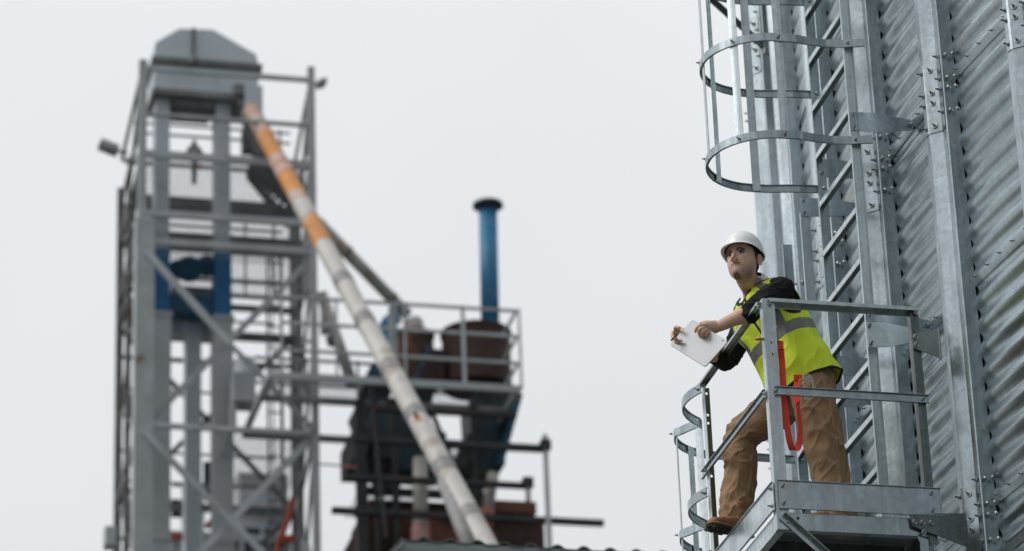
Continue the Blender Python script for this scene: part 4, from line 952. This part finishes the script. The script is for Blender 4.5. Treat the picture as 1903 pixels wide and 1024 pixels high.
for s_ in (-1, 1):                                                   # ears: rim, lobe, bowl
    E0 = h(-.016, s_*.0765, -.006); ex = (Ff*.9+Ss*s_*-.2).normalized(); ey = (Ss*s_+Ff*-.45).normalized()
    rim = [E0+ex*(.014*math.cos(t))*-1+Us*(.030*math.sin(t))+ey*.007 for t in [math.radians(a) for a in range(-110, 171, 28)]]
    parts.append(loft(rim, [.0045]*len(rim), Us, 8)); parts.append(ball(E0+ey*.002, (.013, .006, .026), ex, ey, Us)); parts.append(ball(E0+Us*-.027+ex*.004+ey*.003, (.008, .005, .008), ex, ey, Us))
NA = (h(-.01, 0, -.06)-neck0)
parts.append(loft([neck0-NA*.25, neck0+NA*.35, h(-.018, 0, -.075), h(-.02, 0, -.01)], [(.085, .07), (.060, .057), (.056, .056), (.06, .06)], Ss, 24))
parts.append(loft([h(-.0, 0, -.05), h(.035, 0, -.098)], [.045, .030], Ss, 16))
parts.append(loft([Pel, Pel.lerp(Che, .5), Che, neck0.lerp(Che, .35), neck0-TA*.03], [(.145, .105), (.13, .10), (.155, .11), (.14, .09), (.07, .06)], Ts, 28))
parts.append(loft([Lsh-(Lsh-Rsh)*.15, Lsh, Lsh.lerp(Lel, .5), Lel], [.055, .052, .046, .041], Ff, 18))
parts.append(loft([Rsh+(Lsh-Rsh)*.15, Rsh, Rsh.lerp(Rel, .5), Rel], [.055, .052, .046, .041], Ff, 18))
for a, m_, c in ((Lel, None, Lwr), (Rel, None, Rwr)):
    parts.append(loft([a, a.lerp(c, .3), a.lerp(c, .7), c], [(.041, .039), (.044, .040), (.034, .031), (.030, .023)], (0, -.4, 1), 20))
for hp_, kn, an in ((Lhip, Lkn, Lan), (Rhip, Rkn, Ran)):
    parts.append(loft([hp_, hp_.lerp(kn, .5), kn, kn.lerp(an, .35), an], [.085, .07, .052, .05, .036], Ts, 18))
# hands: palm, five bent fingers each
def finger(pts, Ys, r): return loft([at(p[0], p[1], y) for p, y in zip(pts, Ys)], [r, r*1.02, r*.95, r*.8][:len(pts)], (0, 1, 0), 10)
parts.append(loft([Lwr, Lwr.lerp(Lha, .5)+V((0, 0, .002)), at(1310, 610.5, 16.420)], [(.029, .022), (.036, .024), (.036, .022)], (0, -.3, 1), 18))
parts.append(finger([(1311, 604), (1301, 605), (1295, 610), (1292.5, 616.5)], (16.400, 16.385, 16.400, 16.430), .0098))
parts.append(finger([(1309, 609), (1301, 612), (1299, 618), (1301, 624)], (16.390, 16.375, 16.390, 16.420), .0102))
parts.append(finger([(1313, 613), (1306, 617), (1305.5, 623), (1309, 628)], (16.390, 16.375, 16.390, 16.420), .0098))
parts.append(finger([(1318, 616), (1313, 621), (1314, 626), (1318, 630)], (16.400, 16.385, 16.400, 16.430), .0088))
parts.append(finger([(1326, 602), (1316, 599), (1306, 600), (1299, 603)], (16.430, 16.460, 16.490, 16.520), .0108))
parts.append(loft([Rwr, Rwr.lerp(Rha, .6), at(1260, 624, 16.600)], [(.027, .023), (.033, .024), (.036, .022)], (0, 0, 1), 18))
parts.append(finger([(1262, 615), (1255, 611), (1256, 607.5), (1263, 609)], (16.590, 16.570, 16.530, 16.490), .0098))
parts.append(finger([(1258, 621), (1250.5, 618), (1250, 626), (1257, 630)], (16.590, 16.570, 16.530, 16.490), .0102))
parts.append(finger([(1258, 627), (1252, 628), (1256, 634), (1266, 633)], (16.590, 16.560, 16.520, 16.480), .0100))
parts.append(finger([(1262, 630), (1254, 634), (1256, 637), (1262, 636.5)], (16.600, 16.570, 16.530, 16.500), .0086))
parts.append(finger([(1268, 618), (1262, 613.5), (1266, 611.5), (1272, 613)], (16.620, 16.640, 16.630, 16.610), .0105))
body = cat_('body', parts, .0034, 2, 'helmet', man)
# skin material: beard, brows and lips are pigment, stored per vertex
me = body.data; ca_ = me.color_attributes.new('pigment', 'FLOAT_COLOR', 'POINT')
def sm(x, a, c): t = max(0, min(1, (x-a)/(c-a))); return t*t*(3-2*t)
cols = []
for v in me.vertices:
    f, s_, u = hl(v.co); bd = lp = 0.; d0 = (v.co-Hc).length
    if d0 < .2 and f > .0:
        g1 = noise.noise(v.co*220)*.25+noise.noise(v.co*90)*.2
        if f > .04: bd = max(bd, .80*sm(.021-abs(s_), 0, .010)*sm(-.082-u, 0, .008)*sm(u+.128, 0, .012))      # goatee
        bd = max(bd, .72*sm(.030-abs(s_), 0, .008)*sm(-.040-u-abs(s_)*.25, 0, .005)*sm(u+.060+abs(s_)*.35, 0, .005)*(f > .055))  # moustache
        bd = max(bd, .30*sm(.010-abs(abs(s_)-.034), 0, .006)*sm(-.052-u, 0, .01)*sm(u+.105, 0, .02)*(f > .03))
        bd = max(bd, .26*sm(-.050-u, 0, .03)*sm(.11-abs(s_)*1.0, 0, .05))                                      # stubble
        bd = max(bd, .95*sm(.0074-abs(u-.024+abs(abs(s_)-.03)*.35), 0, .004)*sm(.022-abs(abs(s_)-.032), 0, .006)*(f > .05))  # brows
        bd = min(1, max(0, bd*(1+g1)))
        if f > .06 and abs(s_) < .026: bd = max(bd, .75*sm(.0022-abs(u+.0655), 0, .0018))
        lp = .8*sm(.006-abs(u+.065), 0, .003)*sm(.026-abs(s_), 0, .006)*(f > .07)
    cols.append((bd*(1-lp*.5), lp, 0, 1))
for i, c in enumerate(cols): ca_.data[i].color = c
sk_ = bpy.data.materials.new('skin'); sk_.use_nodes = True; t = sk_.node_tree; bs = t.nodes['Principled BSDF']
at_ = t.nodes.new('ShaderNodeAttribute'); at_.attribute_name = 'pigment'; sp_ = t.nodes.new('ShaderNodeSeparateColor'); t.links.new(at_.outputs['Color'], sp_.inputs[0])
nz_ = t.nodes.new('ShaderNodeTexNoise'); nz_.inputs['Scale'].default_value = 22; nz_.inputs['Detail'].default_value = 5
rp = t.nodes.new('ShaderNodeValToRGB'); rp.color_ramp.elements[0].position = .35; rp.color_ramp.elements[0].color = (.60, .365, .27, 1); rp.color_ramp.elements[1].position = .65; rp.color_ramp.elements[1].color = (.69, .455, .35, 1)
tcn = t.nodes.new('ShaderNodeTexCoord'); t.links.new(tcn.outputs['Object'], nz_.inputs[0]); t.links.new(nz_.outputs[0], rp.inputs[0])
m1 = t.nodes.new('ShaderNodeMix'); m1.data_type = 'RGBA'; t.links.new(sp_.outputs[0], m1.inputs[0]); t.links.new(rp.outputs[0], m1.inputs[6]); m1.inputs[7].default_value = (.040, .026, .020, 1)
m2 = t.nodes.new('ShaderNodeMix'); m2.data_type = 'RGBA'; t.links.new(sp_.outputs[1], m2.inputs[0]); t.links.new(m1.outputs[2], m2.inputs[6]); m2.inputs[7].default_value = (.46, .235, .19, 1)
t.links.new(m2.outputs[2], bs.inputs['Base Color']); bs.inputs['Roughness'].default_value = .55; bs.inputs['Subsurface Weight'].default_value = .12; bs.inputs['Subsurface Scale'].default_value = .008; bs.inputs['Subsurface Radius'].default_value = (1, .35, .2)
bp_ = t.nodes.new('ShaderNodeBump'); bp_.inputs['Strength'].default_value = .25; bp_.inputs['Distance'].default_value = .002; n5 = t.nodes.new('ShaderNodeTexNoise'); n5.inputs['Scale'].default_value = 160
t.links.new(tcn.outputs['Object'], n5.inputs[0]); t.links.new(n5.outputs[0], bp_.inputs['Height']); t.links.new(bp_.outputs[0], bs.inputs['Normal'])
me.materials.clear(); me.materials.append(sk_)
for s_ in (-1, 1):
    b = MB(); b.ball(h(.0735, s_*.031, .002), .0115, Ss, Us, Ff, 16, 12); e_ = b.obj('eye', 'white_eye', man, smooth=True)
    b = MB(); b.ball(h(.0805, s_*.031+.0005, .004), .0074, Ss, Us, Ff, 12, 8); b.obj('iris', 'iris', e_, smooth=True)
    b = MB(); b.tube([h(.0765, s_*.018, .004), h(.0855, s_*.024, .0105), h(.0865, s_*.032, .0115), h(.081, s_*.041, .008), h(.074, s_*.047, .003)],   .0023, 8); b.obj('eyelid', 'hair', man, smooth=True)
# hair under the helmet, sideburns, small curly ponytail
b1 = ball(h(-.030, 0, .036), (.092, .081, .068), Ff, Ss, Us)
hp_ = [b1]+[loft([h(.008, s_*.069, .04), h(.004, s_*.071, .018), h(.006, s_*.0705, .000)], [(.016, .007), (.010, .005), (.005, .003)], Ff, 10) for s_ in (-1, 1)]
hp_.append(loft([h(-.080, 0, .0), h(-.082, .0, -.035), h(-.080, .005, -.055)], [(.050, .024), (.034, .020), (.020, .014)], Ss, 14))
cat_('hair', hp_, .004, 1, 'hair', man)
b = MB(); rnd = random.Random(11)
for i in range(46):
    p = h(-.082+rnd.uniform(-.01, .01), .02+rnd.uniform(-.02, .02), -.055+rnd.uniform(-.02, .02)); d = V((rnd.uniform(.1, 1.), rnd.uniform(-.9, .2), rnd.uniform(-1, .25))).normalized(); P_ = [p]; a0 = rnd.uniform(0, 6)
    for k in range(9):
        q = P_[-1]+d*.0085+V((math.cos(a0+k*1.0), math.sin(a0*2+k*.8), math.sin(a0+k*1.0)))*.0045; d = (d+V((0, 0, -.12))).normalized(); P_.append(q)
    b.tube(P_, .0009, 4)
b.obj('ponytail', 'hair', man)
b = MB(); b.tube([h(-.088, .03, -.035), h(-.094, .045, -.045)], .009, 10); b.obj('hair_tie', 'dark', man)
# ---- helmet
hm = MB(); na, ne = 64, 16; HO = h(-.014, 0, .056)
tilt = math.radians(3)
HF = Ff*math.cos(tilt)+Us*math.sin(tilt); HU = Us*math.cos(tilt)-Ff*math.sin(tilt)
def hs(a, e, g=0.):
    ca, sa = math.cos(a), math.sin(a); ce, se = math.cos(e), math.sin(e)
    A = .112 if ca > 0 else .118; B = .098
    ridge = .0035*math.exp(-((sa*ce)/.14)**2)*(se > .2)
    return HO+HF*((A+g)*ca*ce**.9)+Ss*((B+g)*sa*ce**.9)+HU*((.112+g+ridge)*se)
vs = []
for j in range(ne):
    e = math.pi/2*j/ne; vs += [hs(2*math.pi*i/na, e) for i in range(na)]
vs.append(hs(0, math.pi/2)); L = len(vs)-1
fs = [(j*na+i, j*na+(i+1) % na, (j+1)*na+(i+1) % na, (j+1)*na+i) for j in range(ne-1) for i in range(na)]+[((ne-1)*na+i, (ne-1)*na+(i+1) % na, L) for i in range(na)]
# brim rings
brs = []
for (w_, dz) in ((.006, -.010), (.5, -.018)):
    r_ = []
    for i in range(na):
        a = 2*math.pi*i/na; c = math.cos(a); ext = .007+(.040*max(0, c)**2.2+.004*max(0, -c)); e_ = ext*(1 if w_ > .1 else .25)
        r_.append(hs(a, 0)+(HF*math.cos(a)+Ss*math.sin(a)).normalized()*e_+HU*(dz-(.012*max(0, c)**2 if w_ > .1 else 0)+.006*max(0, -c)+ .016*(1-abs(c))**2*(-1)*.6))
    brs.append(r_)
o1 = len(vs); vs += brs[0]; o2 = len(vs); vs += brs[1]
fs += [(i, o1+i, o1+(i+1) % na, (i+1) % na) for i in range(na)]+[(o1+i, o2+i, o2+(i+1) % na, o1+(i+1) % na) for i in range(na)]
hm.add(vs, fs); hel = hm.obj('hard_hat', 'helmet', man, smooth=True, solid=.0035)
b = MB(); vs = []
for j in range(8):
    e = -.16+(math.pi/2+.1)*j/8; vs += [hs(2*math.pi*i/na, max(e, 0), -.008)+HU*min(e, 0)*.1 for i in range(na)]
b.add(vs, [(j*na+i, j*na+(i+1) % na, (j+1)*na+(i+1) % na, (j+1)*na+i) for j in range(7) for i in range(na)]); b.obj('suspension_lining', 'dark', hel, smooth=True)
b = MB(); vs = []
for r_, dz in ((-.016, -.022), (-.016, .02)): vs += [hs(2*math.pi*i/na, 0, r_)+HU*dz for i in range(na)]
b.add(vs, [(i, (i+1) % na, na+(i+1) % na, na+i) for i in range(na)]); b.obj('headband', 'dark', hel, smooth=True, solid=.003)
b = MB(); b.add([hs(0.0+s_, .95, .004) for s_ in ()], []) if False else None
# ---- shirt: dark long sleeved top, left sleeve pushed up to the elbow
def folds(amp, sc, st=V((1, 1, 1))):
    def f(p):
        q = V((p.x*st.x, p.y*st.y, p.z*st.z))*sc
        a = noise.noise(q+V((noise.noise(q*.6), noise.noise(q*.6+V((5, 2, 1))), 0))*.9)
        return amp*(1-abs(a)*3.2)
    return f
Lcf = Lel.lerp(Lwr, .10)
sh_ = [loft([Pel+TA*.05, Pel.lerp(Che, .55), Che, neck0.lerp(Che, .45), neck0.lerp(Che, .18)], [(.160, .125), (.155, .125), (.172, .126), (.150, .10), (.085, .07)], Ts, 28)]
sh_.append(loft([Lsh+(Rsh-Lsh)*.25, Lsh+TA*-.005, Lsh.lerp(Lel, .35), Lsh.lerp(Lel, .75), Lcf], [(.055, .055), (.064, .068), (.061, .064), (.056, .057), (.055, .052)], TA, 22))
sh_.append(loft([Rsh+(Lsh-Rsh)*.25, Rsh, Rsh.lerp(Rel, .5), Rel, Rel.lerp(Rwr, .32)], [(.055, .055), (.066, .064), (.058, .056), (.054, .052), (.044, .044)], TA, 22))
shirt = cat_('shirt', sh_, .0048, 3, 'black', man, disp=lambda p: folds(.006, 11)(p)+.006*(1-min(1, abs(noise.noise(V((p.x*13, p.y*13, p.z*22))))*2.8))**2)
b = MB(); e0, e1 = Lcf, Lel.lerp(Lwr, .14)
for k in range(3): b.tube([e0.lerp(e1, k/3), e0.lerp(e1, (k+1)/3)], .05, 20, rs=[(.054-k*.001, .05-k*.001)]*2)
# ---- trousers
tr = [loft([Pel+TA*.10, Pel, Pel-TA*.05+V((0, 0, -.03))], [(.160, .125), (.175, .14), (.165, .135)], Ts, 26)]
tr.append(loft([Lhip+V((0, 0, -.03)), Lhip.lerp(Lkn, .45)+V((-.0, 0, 0)), Lkn, Lkn.lerp(Lan, .45), Lan+V((0, 0, .03))], [(.108, .115), (.110, .116), (.098, .104), (.090, .096), (.084, .088)], Ts, 24))
tr.append(loft([Rhip+V((0, 0, -.02)), Rhip.lerp(Rkn, .5)+V((.01, 0, .005)), Rkn+V((0, 0, .01)), Rkn.lerp(Ran, .4), Ran+V((0, 0, .02))], [(.12, .12), (.108, .112), (.092, .098), (.088, .092), (.092, .090)], Ts, 24))
def tfold(p):
    def rg(q): return (1-min(1, abs(noise.noise(q))*2.6))**2
    w_ = V((noise.noise(p*4), noise.noise(p*4+V((7, 0, 0))), noise.noise(p*4+V((0, 7, 0)))))*.35
    a = .010*rg(V((p.x*5, p.y*5, p.z*5+p.x*5))+w_*2)+.007*rg(V((p.x*12, p.y*12, p.z*9-p.x*8))+w_*4)-.006; k = 0
    for c, am in ((Rkn, .010), (Rhip.lerp(Rkn, .35), .009), (Ran+V((0, 0, .08)), .009), (Lkn, .006), (Lhip, .005), (Lan+V((0, 0, .08)), .008)):
        d = (p-c).length; k += am*math.exp(-(d/.12)**2)*math.sin(((p-c).dot(V((.5, .1, 1))))*75+noise.noise(p*7)*3)
    return a+k*.8
trou = cat_('trousers', tr, .005, 3, 'canvas', man, disp=tfold)
# seams and cuff
b = MB(); P_ = [Lhip+V((.02, -.122, .02)), Lhip.lerp(Lkn, .5)+V((.035, -.116, 0)), Lkn+V((.03, -.094, 0)), Lkn.lerp(Lan, .5)+V((.02, -.086, 0))]; b.tube(smooth_path(P_, 1), .003, 5); b.obj('side_seam', 'canvas', trou)
# ---- boots
def boot(heel, d, name='boot'):
    d = V((d[0], d[1], 0)).normalized(); sd_ = V((0, 0, 1)).cross(d); up = V((0, 0, 1)); L_ = .30
    def q(t, s__, z): return heel+d*t+sd_*s__+up*z
    up_ = [loft([q(.035, 0, .06), q(.12, 0, .055), q(.20, 0, .048), q(.262, 0, .042)], [(.037, .045), (.040, .048), (.046, .036), (.040, .026)], sd_, 18), loft([q(.05, 0, .06), q(.055, 0, .11), q(.06, 0, .17)], [(.038, .050), (.040, .048), (.046, .05)], sd_, 18)]
    o = cat_(name, up_, .004, 2, 'boot', man)
    outl = [(0, .0), (.005, .028), (.05, .036), (.12, .032), (.20, .046), (.26, .043), (.295, .022), (.303, 0)]
    full = [(t, s__) for t, s__ in outl]+[(t, -s__) for t, s__ in outl[::-1][1:-1]]
    for nm, za, zc, g, m_ in (('welt', .024, .032, 1.04, 'welt'), ('sole', .008, .0235, 1.02, 'sole')):
        b = MB(); n_ = len(full); vs = [q(.15+(t-.15)*g, s__*g, z) for z in (za, zc) for t, s__ in full]
        b.add(vs, [(i, (i+1) % n_, n_+(i+1) % n_, n_+i) for i in range(n_)]+[tuple(range(n_))[::-1], tuple(range(n_, 2*n_))]); b.obj(nm, m_, o, bevel=.002)
    b = MB()
    for i in range(9):
        t = .018+i*.033; w_ = .030 if i in (2, 3, 4) else .038
        if i in (3, 4): continue
        for s__ in (-1, 1): b.box(q(t, s__*w_*.6, .004), (.022, w_*.95, .010), d, sd_, up)
    b.obj('tread', 'sole', o)
    b = MB()
    for i in range(4): b.tube([q(.115+i*.022, -.028, .092-i*.009), q(.115+i*.022, 0, .100-i*.009), q(.115+i*.022, .028, .092-i*.009)], .003, 6)
    b.obj('lace', 'welt', o)
    return o
zt_b = ZTB+.076
RB = V((5.40, 16.93, zt_b-.002)); boot(RB, (-.30, -.16))
boot(V((Lan.x+.05, Lan.y+.02, Zd+.004)), (-.9, -.2))
# ---- safety vest
def tor(t, a, g=0.):                                                  # t along the torso from hem 0 to neck 1, a=0 front, +90 left
    pt = Pel.lerp(neck0, -.11+t*1.14)
    tb = [(0, .196, .180, .004), (.15, .196, .172, .006), (.35, .186, .152, .006), (.55, .192, .150, .002), (.75, .210, .158, .010), (.88, .208, .135, .004), (.95, .155, .108, .0), (1.0, .095, .080, -.006)]
    for (t0, s0, f0, c0), (t1, s1, f1, c1) in zip(tb, tb[1:]):
        if t <= t1 or t1 == 1.0:
            k = max(0, min(1, (t-t0)/(t1-t0))); k = k*k*(3-2*k); rs_, rf_, ce = s0+(s1-s0)*k, f0+(f1-f0)*k, c0+(c1-c0)*k; break
    ca, sa = math.cos(a), math.sin(a)
    p = pt+Tf*((rf_+g)*ca+ce)+Ts*((rs_+g)*math.copysign(abs(sa)**.85, sa))
    fo = .010*noise.noise(V((ca*2.2, sa*2.2, t*3.2)))*(1+.8*(1-t))+.006*(1-min(1, abs(noise.noise(V((ca*3+t*3, sa*3, t*5))))*3))+.004*math.sin(a*9+t*6)*(1-t)**2
    droop = 0
    if t < .25: droop = (.25-t)/.25*.035*max(0, -math.sin(a))         # far side hangs lower
    return p+(Tf*ca+Ts*sa)*fo-TA*droop
vt = MB(); NA_, NT_ = 380, 250; vs = [tor(j/NT_, 2*math.pi*i/NA_) for j in range(NT_+1) for i in range(NA_)]
vest_f, tape_f, pipe_f = [], [], []
LA, RA = Lsh-TA*.030+Ts*.02-Tf*.012, Rsh-TA*.03
def cls(p, t, a):
    """0 outside, 1 vest, 2 tape, 3 piping"""
    d = math.degrees(a); d = d-360 if d > 180 else d
    for Sh, sg in ((LA, 1), (RA, -1)):
        q = p-Sh; y_ = q.dot(TA); x_ = q.dot(Tf)
        if (sg > 0) == (d > 0):
            e = math.hypot(x_/((.074 if sg > 0 else .045) if x_ > 0 else .092), y_/(.118 if y_ < 0 else .060))
            if e < 1: return 0
            if e < 1.10 and sg > 0: return 3
    vneck = .875+abs(d)*.0035
    if abs(d) < 30 and t > vneck: return 0 if t > vneck+.022 else 3
    if t > .955: return 0 if t > .975 else 3
    if t < .018: return 3
    fc = 6
    rc = max(0, .16-t)/.16
    edge = fc+rc*rc*14
    if fc-1.3 < d < fc+1.3 and t > .02 and t < vneck: return 3
    if .42 < t < .515: return 2
    if 34 < abs(d) < 52 and t > .51: return 2
    if 130 < abs(d) < 150 and t > .51: return 2
    return 1
for j in range(NT_):
    for i in range(NA_):
        t = (j+.5)/NT_; a = 2*math.pi*(i+.5)/NA_; f = (j*NA_+i, j*NA_+(i+1) % NA_, (j+1)*NA_+(i+1) % NA_, (j+1)*NA_+i)
        c = cls((vs[f[0]]+vs[f[2]])/2, t, a)
        if c: (vest_f, tape_f, pipe_f)[c-1].append(f)
def sub(fl, name, m, parent, off, th):
    use = sorted({i for f in fl for i in f}); mp_ = {i: k for k, i in enumerate(use)}; b = MB()
    b.add([tor((i//NA_)/NT_, 2*math.pi*(i % NA_)/NA_, off) for i in use], [tuple(mp_[i] for i in f) for f in fl])
    return b.obj(name, m, parent, smooth=True, solid=th)
vest = sub(vest_f, 'vest', 'hiviz', man, 0, .003)
sub(tape_f, 'reflective_tape', 'tape', vest, .0006, .004)
sub(pipe_f, 'piping', 'piping', vest, .001, .007)
# ---- belt, lanyard, goggles
b = MB(); n_ = 40; pb_ = Pel+TA*-.035; b.tube([pb_+(Tf*math.cos(2*math.pi*i/n_)*.125+Ts*math.sin(2*math.pi*i/n_)*.155)+V((0, 0, .0)) for i in range(n_+1)], .004, 6, rs=[(.004, .02)]*(n_+1), cap=False, flat=None); b.obj('belt', 'orange_strap', man)
ly = thing('lanyard', 'red webbing lanyard looping from the corner post to the belt', 'strap', at(1480, 838, 16.03))
yl = 16.105
lp_ = [(1448.5, 637, yl), (1453, 670, yl), (1456, 720, yl), (1460, 770, yl+.005), (1466, 812, yl+.01), (1472, 833, yl+.03), (1478, 836, yl+.06), (1484, 828, yl+.10), (1487, 800, yl+.14), (1484, 765, yl+.17), (1480, 738, yl+.19), (1481, 715, yl+.2), (1484, 698, yl+.21)]
cp = spline([at(*p) for p in lp_], 6); b = MB(); W_ = []
for i, p in enumerate(cp):
    t = i/(len(cp)-1); T_ = (cp[min(i+1, len(cp)-1)]-cp[max(i-1, 0)]).normalized()
    tw = 0.15 if t < .45 else .15+(t-.45)*1.3; hdir = V((math.cos(tw), -math.sin(tw)*.5, 0)).normalized()
    if .45 < t < .8: hdir = V((math.cos(tw*1.0), math.sin(tw), 0)).normalized()
    hdir = (hdir-T_*hdir.dot(T_)).normalized(); W_.append((p, hdir, T_.cross(hdir).normalized()))
vs = []
for p, a, nn_ in W_: vs += [p-a*.0165-nn_*.0012, p+a*.0165-nn_*.0012, p+a*.0165+nn_*.0012, p-a*.0165+nn_*.0012]
b.add(vs, [(i*4+k, i*4+(k+1) % 4, (i+1)*4+(k+1) % 4, (i+1)*4+k) for i in range(len(W_)-1) for k in range(4)]); b.obj('webbing', 'orange_strap', ly, norm=True)
b = MB()
for k in range(4): p = at(1451.5, 650+k*4, yl-.004); b.box(p, (.036, .004, .006))
b.box(at(1450, 642, yl-.003), (.034, .006, .05)); b.obj('stitched_end', 'orange_strap', ly)
b = MB(); b.tube([at(1441, 636.5, 16.09), at(1447, 634, 16.10), at(1450, 637, 16.105)], .004, 8); b.obj('hook', 'dark', ly)
b = MB(); c = at(1415, 630, 16.12); nr_ = 20; ring = [c+V((math.cos(2*math.pi*i/nr_)*.030, math.sin(2*math.pi*i/nr_)*.022, math.sin(2*math.pi*i/nr_)*.007)) for i in range(nr_+1)]; b.tube(ring, .0065, 8, cap=False); b.tube([c+V((.01, 0, 0)), c+V((.05, -.02, 0))], .004, 8); b.obj('ring', 'copper', ly, smooth=True)
b = MB(); b.box(at(1484, 702, yl+.205), (.05, .01, .03)); b.obj('buckle', 'orange_strap', ly)
gg = thing('safety_goggles', 'clear plastic safety goggles hanging from the belt of the man beside the red strap', 'goggles', at(1501, 720, 16.22))
yg = 16.215
b = MB(); cpt = [at(x, y, yg) for x, y in ((1493, 697), (1503, 694), (1510, 703), (1512, 722), (1510, 742), (1500, 746), (1494, 738), (1497, 722), (1491, 710), (1493, 697))]; b.tube(smooth_path(cpt, 2), .0035, 8); b.obj('frame', 'goggle', gg, smooth=True)
b = MB(); q = [at(x, y, yg) for x, y in ((1493, 698), (1508, 698), (1508, 712), (1501, 722), (1494, 712))]; o_ = q[0]; b.plate(o_, (1, 0, 0), (0, 0, 1), [(p.x-o_.x, p.z-o_.z) for p in q[::-1]], .003); b.obj('lens', 'goggle', gg)
b = MB(); q = [at(x, y, yg) for x, y in ((1496, 730), (1508, 730), (1508, 744), (1496, 744))]; o_ = q[0]; b.plate(o_, (1, 0, 0), (0, 0, 1), [(p.x-o_.x, p.z-o_.z) for p in q[::-1]], .003); b.obj('lens', 'goggle', gg)
b = MB(); b.box(at(1489.5, 706, yg-.004), (.02, .004, .012)); b.tube([at(1496, 712, yg-.004), at(1501, 722, yg-.004), at(1499, 734, yg-.004)], .0025, 6); b.obj('temple_tag', 'yellow', gg)
# ---- board and pen
qa, qr, qb, ql = at(1286, 593.5, 16.50), at(1352.5, 634, 16.30), at(1312, 684, 16.35), at(1246, 641, 16.55)
ctr = (qa+qr+qb+ql)/4; ux = ((qr-qa)+(qb-ql)).normalized(); uy = ((qa-ql)+(qr-qb)); uy = (uy-ux*uy.dot(ux)).normalized()
bw, bh = ((qr-qa).length+(qb-ql).length)/2, ((qa-ql).length+(qr-qb).length)/2
print('BOARD', bw, bh)
rc_ = .016; pts = []
for cx_, cy_, a0 in ((bw/2-rc_, bh/2-rc_, 0), (-bw/2+rc_, bh/2-rc_, 90), (-bw/2+rc_, -bh/2+rc_, 180), (bw/2-rc_, -bh/2+rc_, 270)):
    pts += [(cx_+rc_*math.cos(math.radians(a0+k*15)), cy_+rc_*math.sin(math.radians(a0+k*15))) for k in range(7)]
bd_ = thing('clipboard', 'pale grey rounded board held in both hands beyond the handrail', 'clipboard', ctr)
b = MB(); b.plate(ctr, ux, uy, pts, .007); b.obj('board', 'board', bd_, bevel=.0015)
nb = ux.cross(uy); nb = nb if nb.dot(ctr) > 0 else -nb
b = MB(); b.plate(ctr+nb*.006, ux, uy, [(x*.93, y*.94) for x, y in pts], .003); b.obj('paper', 'helmet', bd_)
b = MB(); b.tube([ctr+ux*(bw/2-.035)+uy*(bh/2-.012)-nb*.0, ctr+ux*(bw/2-.035)+uy*(bh/2-.012)-nb*.0045], .004, 10); b.obj('rivet', 'dark', bd_)
pen = MB(); pen.tube([at(1246.5, 633, 16.49), at(1252, 628, 16.48), at(1258, 622.5, 16.49)], .0045, 10); po = pen.obj('pen', 'dark', smooth=True); tag(po, 'black pen between the fingers of the hand at the left edge of the board', 'pen')
